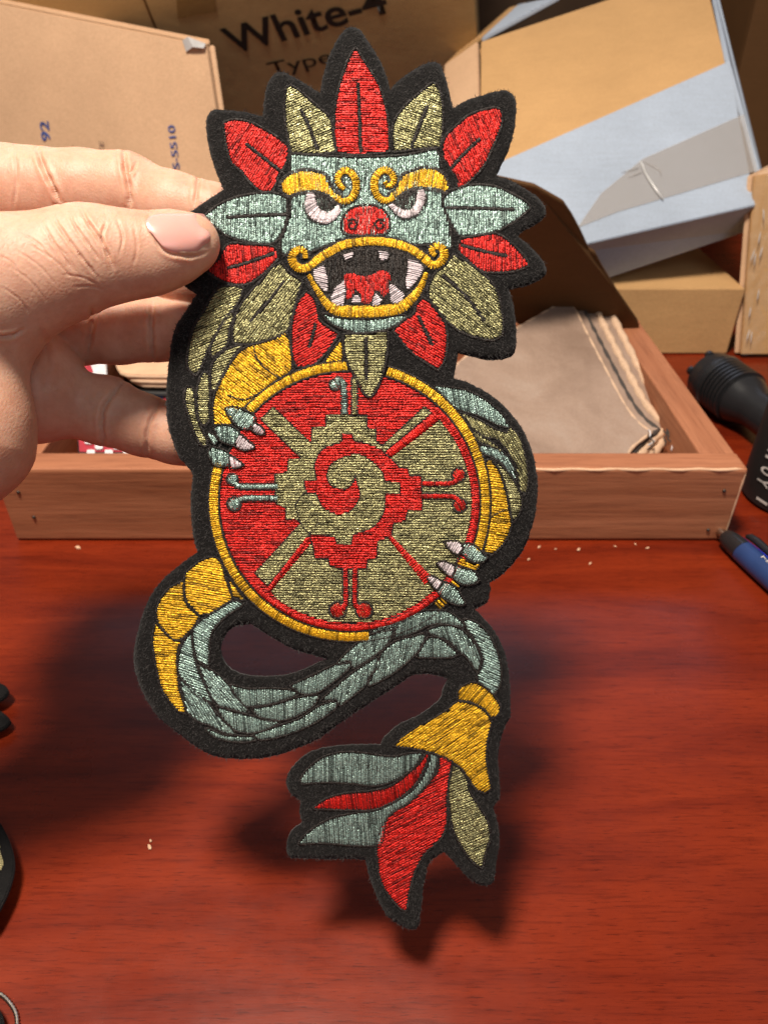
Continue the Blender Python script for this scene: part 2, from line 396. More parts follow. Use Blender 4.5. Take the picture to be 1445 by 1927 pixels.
# --- low box under it
low = empty('cardboard_box', (.3, .7, 0)); tag(low, 'low orange kraft box lying flat on the desk behind the wooden tray', 'box', 'cardboard boxes at the back of the desk')
LY, LZ = .628, .060
for nm, a, b in (('front_panel', (.07, LY, .001), (.309, LY + .004, LZ)), ('top_panel', (.07, LY + .0045, LZ - .004), (.309, 1.0, LZ)), ('side_panel', (.07, LY + .0045, .001), (.074, 1.0, LZ - .0045)), ('back_panel', (.0745, .996, .001), (.309, 1.0, LZ - .0045))):
    o = box(nm, a, b, M['kraft_orange'], None, .0008); rel(o, low)

# --- dark flap standing between tray and boxes
fl = empty('cardboard_flap', P(1100, 640, .56)); tag(fl, 'dark shaded cardboard flap with a ragged edge rising behind the patch', 'flap')
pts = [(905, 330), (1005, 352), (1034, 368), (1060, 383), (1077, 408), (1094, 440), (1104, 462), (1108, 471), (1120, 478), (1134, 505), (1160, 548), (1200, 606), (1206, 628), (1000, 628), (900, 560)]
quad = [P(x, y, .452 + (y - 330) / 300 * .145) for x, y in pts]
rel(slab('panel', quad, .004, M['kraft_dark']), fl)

# --- dark box far right
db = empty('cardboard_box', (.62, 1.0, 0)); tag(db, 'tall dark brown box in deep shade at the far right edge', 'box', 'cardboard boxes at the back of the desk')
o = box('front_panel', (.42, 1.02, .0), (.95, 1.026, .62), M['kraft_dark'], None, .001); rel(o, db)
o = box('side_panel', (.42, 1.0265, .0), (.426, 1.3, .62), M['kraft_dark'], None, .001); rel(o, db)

# --- film wrapped box at right edge
wb = empty('wrapped_box', P(1450, 640, .60)); tag(wb, 'orange box wrapped in shiny crinkled clear film at the right edge', 'box')
a, b, c, d = P(1420, 330, .605), P(1680, 300, .605), P(1660, 667, .6625), P(1394, 667, .6625)
quad_panel('front_panel', [a, b, c, d], M['kraft_orange'], wb)
nb = np.cross(b - a, d - a); nb /= np.linalg.norm(nb); nb = nb if nb[1] > 0 else -nb
bk = np.array([.08, .1, 0])
quad_panel('side_panel', [a + nb * .0045, d + nb * .0045, d + bk, a + bk], M['kraft_light'], wb)
quad_panel('top_panel', [a + nb * .0045, b + nb * .0045, b + bk, a + bk], M['kraft_light'], wb)
# wrinkled film hugging the near corner
nu, nv = 14, 60; V, Fc = [], []
for j in range(nv + 1):
    for i in range(nu + 1):
        s, t = i / nu, j / nv
        e = a + (d - a) * t; ex = (b - a) / np.linalg.norm(b - a)
        p = e + ex * (-.0015 + .021 * s) - nb * (.0012 + .0010 * math.sin(9 * s + 13 * t + 3 * math.sin(21 * t)) + .0010 * rng.rand() + .003 * math.exp(-((s - .2) / .18) ** 2))
        V.append(p)
for j in range(nv):
    for i in range(nu): q = j * (nu + 1) + i; Fc.append((q, q + 1, q + nu + 2, q + nu + 1))
o = mesh('film_wrap', V, Fc, M['film'], None, True); rel(o, wb)
for k in range(9):
    t0 = rng.uniform(.02, .92)
    x0_ = rng.uniform(.001, .011); sl_ = rng.normal(0, .0005)
    p = [a + (d - a) * (t0 + .025 * q) + (b - a) / np.linalg.norm(b - a) * (x0_ + sl_ * q) - nb * .0045 for q in range(4)]
    tube_mesh('film_crease', p, [.0001, .0005, .0004, .0001], M['shiny_tape'], wb, 6)

# ================================================================== WOODEN TRAY
tr = empty('wooden_tray', (0, .46, 0)); tag(tr, 'reddish wooden tray with nailed corners standing on the desk', 'tray')
TX0, TX1, TY0, TY1, TZ, TW = -.2225, .2065, .3555, .592, .0515, .0185
o = box('front_board', (TX0, TY0, .0008), (TX1, TY0 + TW, TZ), M['tray'], None, .0016); rel(o, tr)
o = box('back_board', (TX0, TY1 - TW, .0008), (TX1, TY1, TZ), M['tray'], None, .0016); rel(o, tr)
o = box('side_board', (TX1 - TW * 1.15, TY0 + TW + .0003, .0008), (TX1 - .0004, TY1 - TW - .0003, TZ - .0006), M['tray_y'], None, .0012); rel(o, tr)
o = box('side_board', (TX0 + .0004, TY0 + TW + .0003, .0008), (TX0 + TW * 1.15, TY1 - TW - .0003, TZ - .0006), M['tray_y'], None, .0012); rel(o, tr)
o = box('bottom_panel', (TX0 + TW, TY0 + TW, .0012), (TX1 - TW, TY1 - TW, .006), M['tray'], None, 0); rel(o, tr)
for x, z in ((.1965, .037), (.1945, .0085), (-.2115, .036), (-.2075, .018)):
    o = lathe('nail', [(0, .0009), (.0008, .0011), (.0013, .0008)], (x, TY0 + .0004, z), (0, -1, 0), M['nail_iron'], tr, 10)
# pale strip along the front top edge
p = [np.array([.055 + .15 * t, TY0 + .0008 + .0005 * math.sin(t * 40), TZ - .0006]) for t in np.linspace(0, 1, 30)]
tube_mesh('pale_edge', p, [.0003] + [.0008 + .0003 * rng.rand() for _ in range(28)] + [.0004], M['chip'], tr, 6)
p = [np.array([TX1 - .0009, TY0 + .0009, .004 + .046 * t]) for t in np.linspace(0, 1, 14)]  # same pale strip up the front right corner
tube_mesh('pale_edge', p, [.0004] + [.0009 + .0003 * rng.rand() for _ in range(12)] + [.0006], M['chip'], tr, 6)

# ================================================================== STACKED PATCHES IN THE TRAY
def catmull(pts, closed=True, step=4., corner=58):
    p = np.array(pts, float); n = len(p); out = []
    def ang(i):
        a = p[i] - p[(i - 1) % n]; b = p[(i + 1) % n] - p[i]
        c = np.dot(a, b) / (np.linalg.norm(a) * np.linalg.norm(b) + 1e-9); return math.degrees(math.acos(max(-1, min(1, c))))
    cr = [(not closed and i in (0, n - 1)) or ang(i) > corner for i in range(n)]
    for i in range(n if closed else n - 1):
        a, b = p[i], p[(i + 1) % n]
        d = b - a; L = np.linalg.norm(d)
        m0 = d if cr[i] else (b - p[(i - 1) % n]) * .5
        m1 = d if cr[(i + 1) % n] else (p[(i + 2) % n] - a) * .5
        # keep tangents from overshooting on uneven spacing
        for m in (m0, m1):
            l = np.linalg.norm(m)
            if l > L * 1.3: m *= L * 1.3 / l
        k = max(1, int(L / step))
        for j in range(k):
            t = j / k; t2, t3 = t * t, t ** 3
            out.append((2 * t3 - 3 * t2 + 1) * a + (t3 - 2 * t2 + t) * m0 + (-2 * t3 + 3 * t2) * b + (t3 - t2) * m1)
    if not closed: out.append(p[-1])
    return np.array(out)

sn = np.array([0, -.26, .966]); s0 = np.array([0, .40, .030])
def stack_patch(name_label, pts, off, mat, edge_mat, edge_r, thick=.0022, group='patches stacked face down in the tray'):
    q = catmull(pts, True, 9)
    w = [onPlane(x, y, s0 + sn * off, sn) for x, y in q]
    r = empty('stacked_patch', np.mean(w, axis=0)); tag(r, name_label, 'patch', group)
    slab('backing', w, thick, mat, r, 0)
    # corded edge with its stitches
    c = np.mean(w, axis=0)
    k = len(w)
    ed = tube_mesh('corded_edge', [x - sn * thick * .45 for x in w], [edge_r * (1 + .22 * math.sin(i * 2.1) + .12 * rng.rand()) for i in range(k)], edge_mat, r, 7, True)
    return r
base = [(800, 760), (880, 668), (975, 615), (1040, 578), (1066, 566), (1082, 582), (1100, 618), (1134, 684), (1176, 762), (1204, 797), (1226, 812), (1192, 838), (1160, 870), (1000, 900), (800, 900)]
def shift(pts, dx, dy): return [(x + dx, y + dy) for x, y in pts]
stack_patch('pale edged patch at the bottom of the pile in the wooden tray', shift(base, 58, -12), -.0100, M['grey_back'], M['cream_thread'], .0030)
stack_patch('cream corded patch second from the bottom of the pile in the tray', shift(base, 34, -10), -.0070, M['grey_back'], M['cream_thread'], .0028)
stack_patch('dark stitched patch third from the bottom of the pile in the tray', shift(base, 14, -5), -.0040, M['grey_back'], M['dark_thread'], .0017)
stack_patch('brown backed patch lying on top of the pile in the wooden tray', base, 0, M['grey_back'], M['cream_thread'], .0012)
# loose dark threads at the pile's corner
for k in range(9):
    st = onPlane(1232 + rng.uniform(-18, 45), 812 + rng.uniform(-14, 14), s0, sn) + sn * .001
    p = [st + np.array([.006 * t * rng.uniform(-.6, .9), -.010 * t, -.006 * t * t]) for t in np.linspace(0, 1, 6)]
    tube_mesh('loose_thread', p, .0005, M['dark_thread'] if k % 3 else M['white_cloth'], bpy.data.objects['stacked_patch.001'], 5)

# left hand end of the tray, seen through the fingers
def flat_patch(label, pts, z, mat, edge_mat, edge_r=.0011, thick=.003):
    w = [onZ(x, y, z) for x, y in catmull(pts, True, 9)]
    r = empty('stacked_patch', np.mean(w, axis=0)); tag(r, label, 'patch', 'patches lying in the left of the tray')
    slab('backing', w, thick, mat, r, 0)
    tube_mesh('corded_edge', [x - np.array([0, 0, thick * .5]) for x in w], edge_r, edge_mat, r, 7, True)
    return r
flat_patch('cream patch on top of the pile seen between ring and little finger', [(215, 640), (420, 640), (430, 706), (240, 704), (222, 690)], .048, M['chip'], M['cream_thread'], .0010)
flat_patch('cream patch with scalloped edge lying under the top cream patch', [(230, 650), (430, 650), (430, 716), (262, 714), (240, 704)], .0445, M['chip'], M['cream_thread'], .0012)
flat_patch('third cream patch down in the pile between the fingers', [(240, 650), (430, 650), (430, 724), (270, 722), (250, 714)], .041, M['chip'], M['cream_thread'], .0012)
flat_patch('black fuzzy patch at the bottom of the pile between the fingers', [(225, 650), (440, 650), (440, 738), (270, 736), (240, 716)], .036, M['black_matte'], M['black_matte'], .002)
bw = flat_patch('white patch with blue dot and red end below the black patch', [(250, 690), (440, 690), (440, 775), (262, 772)], .030, M['white_cloth'], M['white_cloth'], .001)
slab('blue_dot', [onZ(296 + 11 * math.cos(t), 748 + 8 * math.sin(t), .0312) for t in np.linspace(0, 6.2, 16)], .0006, M['blue_cloth'], bw, 0)
slab('red_end', [onZ(*q, .0312) for q in ((306, 738), (330, 738), (330, 760), (308, 756))], .0006, M['red_cloth'], bw, 0)
wr = flat_patch('white glossy patch with red corner beside the ring finger', [(150, 640), (196, 640), (200, 705), (150, 705)], .0552, M['white_cloth'], M['white_cloth'], .0006)
slab('red_corner', [onZ(*q, .0560) for q in ((152, 668), (166, 672), (176, 700), (152, 700))], .0006, M['red_cloth'], wr, 0)
ck = flat_patch('checked white and red patch just inside the tray front', [(146, 780), (300, 780), (330, 850), (150, 850)], .040, M['red_cloth'], M['black_matte'], .0012)
for r_ in range(5):
    for c_ in range(9):
        if (r_ + c_) % 2: continue
        x, y = 156 + c_ * 17 + r_ * 2, 806 + r_ * 10
        slab('white_check', [onZ(x + u, y + v, .0412) for u, v in ((0, 1), (2, 0), (13, 0), (15, 2), (15, 7), (12, 9), (3, 9), (0, 7))], .0006, M['white_cloth'], ck, 0)

# ================================================================== FLASHLIGHT, CANISTER, PEN
ft = empty('flashlight', (.27, .52, 0)); tag(ft, 'black flashlight with ribbed head lying on the desk beyond the tray', 'flashlight')
R0 = .0215
hp = onZ(1334, 706, R0); hq = onZ(1404, 757, R0); ax = (hq - hp) / np.linalg.norm(hq - hp); ax[2] = 0
lathe('head', [(0, R0 * .84), (.0005, R0 * .9), (.009, R0 * .97), (.011, R0), (.016, R0), (.0175, R0 * .93)], hp, ax, M['black_plastic'], ft)
prof = [(.0175, R0 * .93)]
for k in range(6):
    t = .0178 + k * .0040; prof += [(t, R0 * .86), (t + .0005, R0 * .985), (t + .0022, R0 * .985), (t + .0027, R0 * .86)]
prof += [(.043, R0 * .9)]
lathe('ribbed_collar', prof, hp, ax, M['black_plastic'], ft)
lathe('barrel', [(.0432, R0 * .9), (.05, R0 * .8), (.06, R0 * .66), (.13, R0 * .66), (.135, R0 * .6)], hp, ax, M['black_plastic'], ft)
lathe('lens', [(-.0006, R0 * .74), (-.0001, R0 * .76)], hp, ax, plain('lens_glass', (.08, .09, .1), .08), ft)
xs = np.cross(ax, (0, 0, 1))
for k in range(6):
    an = k * math.pi / 3 + .3; dd = xs * math.cos(an) + np.array([0, 0, 1]) * math.sin(an)
    lathe('bezel_tooth', [(0, .0035), (.0035, .0035)], hp + dd * R0 * .8 - ax * .003, ax, M['black_plastic'], ft, 8)

cn = empty('black_canister', onZ(1500, 945, 0)); tag(cn, 'black upright canister with pale vertical lettering at the right edge', 'canister')
cl = onZ(1393, 928, 0); CRr = .030; cc = np.array([cl[0] + CRr * .99, cl[1] - .004, 0])
lathe('body', [(.0006, CRr * .93), (.003, CRr), (.108, CRr), (.114, CRr * .9)], cc, (0, 0, 1), M['black_matte'], cn, 64)
lathe('cap', [(.1145, CRr * .7), (.116, CRr * .74), (.135, CRr * .74), (.138, CRr * .6)], cc, (0, 0, 1), M['black_plastic'], cn)
def can_pt(an, z, e=.0003): return cc + np.array([math.cos(an) * (CRr + e), math.sin(an) * (CRr + e), z])
an0 = math.radians(205)
for s, z, h in (('B', .0545, .009), ('A', .046, .0075), ('I', .038, .006), ('O', .0305, .0065), ('Y', .0225, .0065), ('I', .0085, .0065)):
    o3 = can_pt(an0 + (.12 if z < .02 else 0), z); t = np.array([-math.sin(an0), math.cos(an0), 0])
    lettering('lettering', s, o3 - t * .0042, (0, 0, -1), t, .0085, .0052 if s != 'I' else .0018, M['pale_print'], cn, .03, .0004)

pn = empty('ballpoint_pen', onZ(1420, 1060, 0)); tag(pn, 'navy and black ballpoint pen with bright blue stripe beside the tray corner', 'pen')
p0, p1 = onZ(1350, 996, .0072), onZ(1470, 1104, .0072); pa = p1 - p0; pa[2] = 0; pa /= np.linalg.norm(pa)
PRr = .0068
lathe('button', [(-.001, .0022), (-.0003, .0026), (.007, .0026)], p0, pa, M['steel'], pn, 20)
lathe('collar', [(.0062, PRr * .5), (.0075, PRr * .72), (.012, PRr * .86), (.022, PRr * .97)], p0, pa, M['black_plastic'], pn, 28)
lathe('barrel', [(.0222, PRr * .97), (.04, PRr), (.10, PRr), (.12, PRr * .8), (.135, .001)], p0, pa, M['navy'], pn, 28)
side = np.cross(pa, (0, 0, 1)); 
if side[1] < 0: side = -side
def pen_pt(t, an, e=0): return p0 + pa * t + (side * math.cos(an) + np.array([0, 0, 1]) * math.sin(an)) * (PRr + e)
V, Fc = [], []
for i in range(24):
    t = .016 + .10 * i / 23; w = .34 * min(1, (i + .3) / 6)
    for j in range(5): V.append(pen_pt(t, 1.02 + w * (j / 4 - .5) * 1.5, .0003 if i > 3 else -.0006 + .0003 * i))
for i in range(23):
    for j in range(4): q = i * 5 + j; Fc.append((q, q + 1, q + 6, q + 5))
o = mesh('blue_stripe', V, Fc, M['blue'], None, True); rel(o, pn)
cp = [pen_pt(t, .55, e) for t, e in ((.015, .0012), (.017, .0026), (.022, .0032), (.045, .003), (.075, .0026), (.09, .001))]
tube_mesh('clip', cp, [.0012, .0021, .0023, .0023, .0021, .001], M['black_plastic'], pn, 8)
lettering('lettering', 'MN INK 1', pen_pt(.036, 1.75, .0002), pa, pen_pt(.036, 1.45) - pen_pt(.036, 1.95), .0021, .030, M['pale_print'], pn, .0)

# wood chips on the desk
for k, (x, y, s) in enumerate(((147, 1030, .0016), (1088, 1034, .0011), (1218, 1031, .0009), (1110, 1060, .0009), (1014, 1029, .0010), (995, 1052, .0008), (1045, 1033, .0007), (1195, 1024, .0008), (282, 1594, .0010), (284, 1582, .0006), (1157, 1028, .0006))):
    c = onZ(x, y, .0006)
    bm = bmesh.new(); bmesh.ops.create_icosphere(bm, subdivisions=1, radius=s)
    for v in bm.verts: v.co = Vector((v.co.x * rng.uniform(1.0, 1.9), v.co.y * rng.uniform(.5, .9), v.co.z * .5))
    bmesh.ops.rotate(bm, verts=bm.verts, matrix=Matrix.Rotation(rng.uniform(0, 3), 3, 'Z'))
    o = from_bm('wood_chip', bm, M['chip']); o.location = c
    tag(o, {0: 'tiny pale wood chip in front of the left end of the tray', 8: 'curled pale wood chip alone on the lower left of the desk', 9: 'smallest pale wood chip just above the lone chip at lower left'}.get(k, 'tiny pale wood chip in front of the right half of the tray'), 'wood chip', 'wood chips scattered on the desk')

# ================================================================== EMBROIDERY
D0, TILT = .226, math.radians(5)
P0 = P(680, 960, D0)
pn_ = -FW * math.cos(TILT) + UP * -math.sin(TILT) * 1.0          # top nearer to the camera, tail further off
pn_ /= np.linalg.norm(pn_)
pxx = RT; pyy = np.cross(pn_, pxx); pyy /= np.linalg.norm(pyy)
if pyy[2] < 0: pyy = -pyy
pzz = np.cross(pxx, pyy)
PATCH_M = Matrix(((pxx[0], pyy[0], pzz[0], P0[0]), (pxx[1], pyy[1], pzz[1], P0[1]), (pxx[2], pyy[2], pzz[2], P0[2]), (0, 0, 0, 1)))
def to_local(q, h):
    """pixel-traced outlines, laid down once on the patch's own plane: metres across, up and proud of the felt"""
    q = np.asarray(q, float); h = np.broadcast_to(np.asarray(h, float), (len(q),))
    r = FW[None] + RT[None] * ((q[:, 0] - CX) / FPX)[:, None] + UP[None] * ((CY - q[:, 1]) / FPX)[:, None]
    t = np.dot(P0 - C0, pzz) / (r @ pzz)
    w = C0 + r * t[:, None] - P0
    u, v = w @ pxx, w @ pyy
    return np.stack([u, v, h + bend(u, v)], 1)
def bend(u, v): return .0020 * np.sin(v * 26 + .6) + .0015 * np.sin(u * 48 + v * 17) - .45 * u * u - .3 * np.minimum(0, v + .045) ** 2
patch = bpy.data.objects.new('embroidered_patch', None); COL.objects.link(patch); patch.matrix_world = PATCH_M; patch.empty_display_size = .03
tag(patch, 'large embroidered feathered serpent patch holding a round red and khaki disc, held upright', 'patch')
bpy.context.view_layer.update()

class Stitches:
    """collects thread stitches; each is a little bowed half-round strand"""
    T = np.array([0, .16, .5, .84, 1.]); HF = np.array([.15, .82, 1, .82, .15]); WF = np.array([.62, 1, 1, 1, .62])
    def __init__(s): s.a, s.b, s.w, s.h, s.hh, s.t = [], [], [], [], [], []
    def add(s, a, b, w, h, hh, t=None):
        s.a.append(a); s.b.append(b); s.w.append(w); s.h.append(h); s.hh.append(hh)
        s.t.append(rng.uniform(.72, 1.15) * (1 if rng.rand() > .12 else .45) if t is None else t)
    def build(s, name, mat, parent):
        n = len(s.a)
        if not n: return None
        a, b = np.array(s.a), np.array(s.b); w, h, hh, t = map(np.array, (s.w, s.h, s.hh, s.t))
        d = b - a; L = np.linalg.norm(d, axis=1, keepdims=True) + 1e-6; d = d / L; nn = np.stack([-d[:, 1], d[:, 0]], 1)
        V = np.zeros((n, 5, 3, 2)); Z = np.zeros((n, 5, 3))
        tilt = rng.uniform(-.35, .35, n)
        for i in range(5):
            c = a + (b - a) * s.T[i]
            for j, (o, z) in enumerate(((-.5, 0), (0, 1), (.5, 0))):
                V[:, i, j] = c + nn * (o * w * s.WF[i] + (tilt * w * .4 if j == 1 else 0))[:, None]
                Z[:, i, j] = h + z * hh * s.HF[i]
        co = to_local(V.reshape(-1, 2), Z.reshape(-1))
        idx = np.arange(n)[:, None] * 15
        f = []
        for i in range(4):
            for j in range(2): f.append(np.stack([i * 3 + j, i * 3 + j + 1, (i + 1) * 3 + j + 1, (i + 1) * 3 + j])[None] + idx)
        f = np.concatenate(f, 0)
        me = bpy.data.meshes.new(name); me.vertices.add(n * 15); me.vertices.foreach_set('co', co.ravel())
        me.loops.add(len(f) * 4); me.loops.foreach_set('vertex_index', f.ravel().astype(np.int32))
        me.polygons.add(len(f)); me.polygons.foreach_set('loop_start', np.arange(len(f), dtype=np.int32) * 4)
        me.polygons.foreach_set('loop_total', np.full(len(f), 4, dtype=np.int32)); me.update(calc_edges=True)
        at = me.color_attributes.new('tint', 'FLOAT_COLOR', 'POINT')
        c = np.ones((n, 15, 4)); c[:, :, :3] = t[:, None, None]; at.data.foreach_set('color', c.ravel())
        return link(name, me, mat, parent, True)

def intervals(poly, y):
    x0, y0 = poly[:, 0], poly[:, 1]; x1, y1 = np.roll(x0, -1), np.roll(y0, -1)
    m = (y0 <= y) != (y1 <= y)
    if not m.any(): return []
    xs = np.sort(x0[m] + (y - y0[m]) / (y1[m] - y0[m]) * (x1[m] - x0[m]))
    return [(xs[i], xs[i + 1]) for i in range(0, len(xs) - 1, 2)]
def minus_iv(iv, sub):
    for (a, b) in sub:
        o = []
        for (p, q) in iv:
            if b <= p or a >= q: o.append((p, q)); continue
            if a > p: o.append((p, a))
            if b < q: o.append((b, q))
        iv = o
    return iv
def fill(poly, ang, lay=0, pitch=4.4, slen=19, minus=(), ragged=1.6, hh=.00030, st=None, inset=.6):
    st = st or Stitches(); t = math.radians(ang); R = np.array([[math.cos(t), math.sin(t)], [-math.sin(t), math.cos(t)]])
    q = poly @ R.T; ms = [m @ R.T for m in minus]
    y = q[:, 1].min() + pitch * .5; row = 0
    while y < q[:, 1].max():
        iv = intervals(q, y)
        for m in ms: iv = minus_iv(iv, intervals(m, y))
        for (a, b) in iv:
            a += inset + rng.uniform(-ragged, ragged) * .6; b -= inset + rng.uniform(-ragged, ragged) * .6
            if b - a < 2: continue
            br = [a]
            if b - a > slen * 1.5:
                x = a + slen * (.35 + ((row * .381) % 1) * .65)
                while x < b - slen * .3:
                    br.append(x + rng.uniform(-2.5, 2.5)); x += slen * rng.uniform(.8, 1.2)
            br.append(b)
            for k in range(len(br) - 1):
                dy0, dy1 = rng.uniform(-.7, .7, 2)
                A_ = np.array([br[k] - .4, y + dy0]) @ R; B2 = np.array([br[k + 1] + .4, y + dy1]) @ R
                st.add(A_, B2, pitch * rng.uniform(.74, 1.02), .00008 + lay * .00028 + rng.uniform(-.00005, .00006), hh * rng.uniform(.8, 1.2))
        y += pitch; row += 1
    return st
def satin(path, width, lay=0, closed=False, pitch=4.2, hh=.00042, st=None, tint=None, jit=.8, slant=0):
    """stitches laid across a line; width may vary along it"""
    st = st or Stitches(); p = np.asarray(path, float)
    if closed: p = np.vstack([p, p[:1]])
    d = np.linalg.norm(np.diff(p, axis=0), axis=1); s = np.concatenate([[0], np.cumsum(d)]); L = s[-1]
    k = max(2, int(L / pitch)); ts = np.linspace(0, L, k, endpoint=not closed)
    wd = np.interp(ts, np.linspace(0, L, len(width)), width) if not np.isscalar(width) else np.full(k, width)
    x = np.interp(ts, s, p[:, 0]); y = np.interp(ts, s, p[:, 1])
    e = 2.5
    tx = np.interp(np.clip(ts + e, 0, L), s, p[:, 0]) - np.interp(np.clip(ts - e, 0, L), s, p[:, 0])
    ty = np.interp(np.clip(ts + e, 0, L), s, p[:, 1]) - np.interp(np.clip(ts - e, 0, L), s, p[:, 1])
    for i in range(k):
        l = math.hypot(tx[i], ty[i]) + 1e-6; t = np.array([tx[i], ty[i]]) / l; n = np.array([-t[1], t[0]]) + t * slant
        c = np.array([x[i], y[i]]); w = wd[i] + rng.uniform(-jit, jit)
        st.add(c - n * w / 2, c + n * w / 2 + t * rng.uniform(-1, 1), pitch * rng.uniform(.9, 1.2), .00008 + lay * .00028 + rng.uniform(-.00004, .00004), hh * rng.uniform(.85, 1.15), tint)
    return st
def grow(poly, d):
    q = np.asarray(poly); a = np.roll(q, 1, 0); b = np.roll(q, -1, 0); t = b - a; t /= (np.linalg.norm(t, axis=1, keepdims=True) + 1e-6)
    n = np.stack([t[:, 1], -t[:, 0]], 1)
    ar = .5 * np.sum(q[:, 0] * np.roll(q[:, 1], -1) - np.roll(q[:, 0], -1) * q[:, 1])
    return q + n * (d if ar > 0 else -d)

SHAPES = []      # every embroidered outline, so the fuzz can keep clear of it
def piece(name, pts, color, ang, parent=patch, lay=0, smooth=True, outline=5., rib=None, minus=(), ow=None, **kw):
    poly = catmull(pts) if smooth else np.array(pts, float)
    SHAPES.append(poly)
    mn = list(minus)
    if rib is not None:
        rp = catmull(rib, False, 3); rn = np.gradient(rp, axis=0); rn = np.stack([-rn[:, 1], rn[:, 0]], 1); rn /= np.linalg.norm(rn, axis=1, keepdims=True) + 1e-6
        mn.append(np.vstack([rp + rn * 3.2, (rp - rn * 3.2)[::-1]]))
    o = fill(poly, ang, lay, minus=mn, **kw).build(name, M[color], patch)
    if parent is not patch: o.parent = parent
    if rib is not None:
        satin(rp, 6, lay, pitch=3.4, hh=.00030).build('midrib', M['black'], o)
    if outline:
        satin(grow(poly, outline * .55), outline, max(0, lay - .3), closed=True, pitch=3.2, hh=.00034).build('outline', M['black'], o)
    return o

# ---- felt outline
FELT = [(656, 47), (675, 50), (690, 70), (712, 105), (727, 140), (735, 168), (744, 155), (770, 132), (800, 114), (818, 108), (832, 118), (842, 150), (853, 197), (882, 180), (920, 166), (950, 158), (968, 165), (975, 182), (972, 230), (961, 272), (945, 305), (936, 326), (962, 334), (990, 349), (1015, 365), (1029, 386), (1028, 402), (1010, 418), (985, 432), (976, 443), (1000, 462), (1020, 485), (1030, 502), (1027, 516), (1010, 528), (985, 538), (957, 545), (964, 570), (970, 610), (970, 650), (964, 668), (948, 676), (915, 678), (885, 672), (861, 666), (857, 685), (852, 713), (880, 722), (915, 740), (950, 768), (980, 805), (1000, 850), (1010, 900), (1009, 950), (998, 1000), (977, 1045), (945, 1080), (920, 1096), (922, 1112), (915, 1134), (893, 1147), (915, 1170), (940, 1205), (955, 1250), (961, 1300), (961, 1352), (949, 1379), (939, 1425), (943, 1487), (942, 1512), (931, 1528), (938, 1556), (943, 1592), (938, 1627), (931, 1673), (910, 1681), (882, 1665), (857, 1638), (838, 1617), (812, 1636), (801, 1668), (796, 1700), (790, 1756), (784, 1768), (766, 1766), (742, 1752), (723, 1733), (707, 1699), (695, 1668), (687, 1634), (665, 1631), (623, 1631), (570, 1628), (543, 1625), (536, 1608), (543, 1581), (566, 1561), (561, 1540), (562, 1518), (548, 1509), (538, 1493), (537, 1474), (549, 1453), (570, 1434), (600, 1421), (655, 1414), (716, 1413), (722, 1400), (748, 1375), (795, 1350), (828, 1322), (835, 1300), (845, 1280), (812, 1272), (779, 1274), (749, 1294), (700, 1327), (637, 1371), (599, 1399), (559, 1417), (514, 1432), (464, 1437), (414, 1434), (380, 1422), (347, 1399), (315, 1374), (290, 1352), (265, 1312), (250, 1270), (247, 1237), (255, 1194), (272, 1140), (302, 1095), (340, 1062), (369, 1041), (361, 1007), (357, 945), (361, 895), (350, 876), (335, 860), (317, 809), (311, 759), (315, 685), (325, 622), (345, 587), (368, 552), (345, 536), (336, 518), (345, 500), (368, 482), (384, 462), (362, 448), (344, 428), (343, 408), (356, 394), (385, 374), (419, 353), (405, 321), (392, 280), (385, 242), (386, 212), (400, 199), (417, 201), (460, 207), (494, 217), (496, 190), (502, 157), (512, 140), (532, 133), (559, 147), (592, 168), (603, 174), (609, 138), (624, 92), (640, 63)]
HOLE = [(464, 1179), (432, 1187), (415, 1211), (412, 1234), (424, 1259), (447, 1274), (479, 1280), (526, 1279), (564, 1269), (597, 1254), (618, 1247), (598, 1241), (551, 1227), (509, 1204), (482, 1186)]
def inside(poly, x, y):
    c = np.zeros(len(x), bool); p = np.asarray(poly); n = len(p)
    x0, y0 = p[:, 0], p[:, 1]; x1, y1 = np.roll(x0, -1), np.roll(y0, -1)
    for i in range(n):
        m = (y0[i] <= y) != (y1[i] <= y)
        if m.any(): c[m] ^= x[m] < x0[i] + (y[m] - y0[i]) / (y1[i] - y0[i]) * (x1[i] - x0[i])
    return c
felt_o, felt_h = catmull(FELT, True, 5, 62), catmull(HOLE, True, 5)
felt_o = felt_o + rng.normal(0, .45, felt_o.shape); felt_h = felt_h + rng.normal(0, .35, felt_h.shape)
THK = .0021
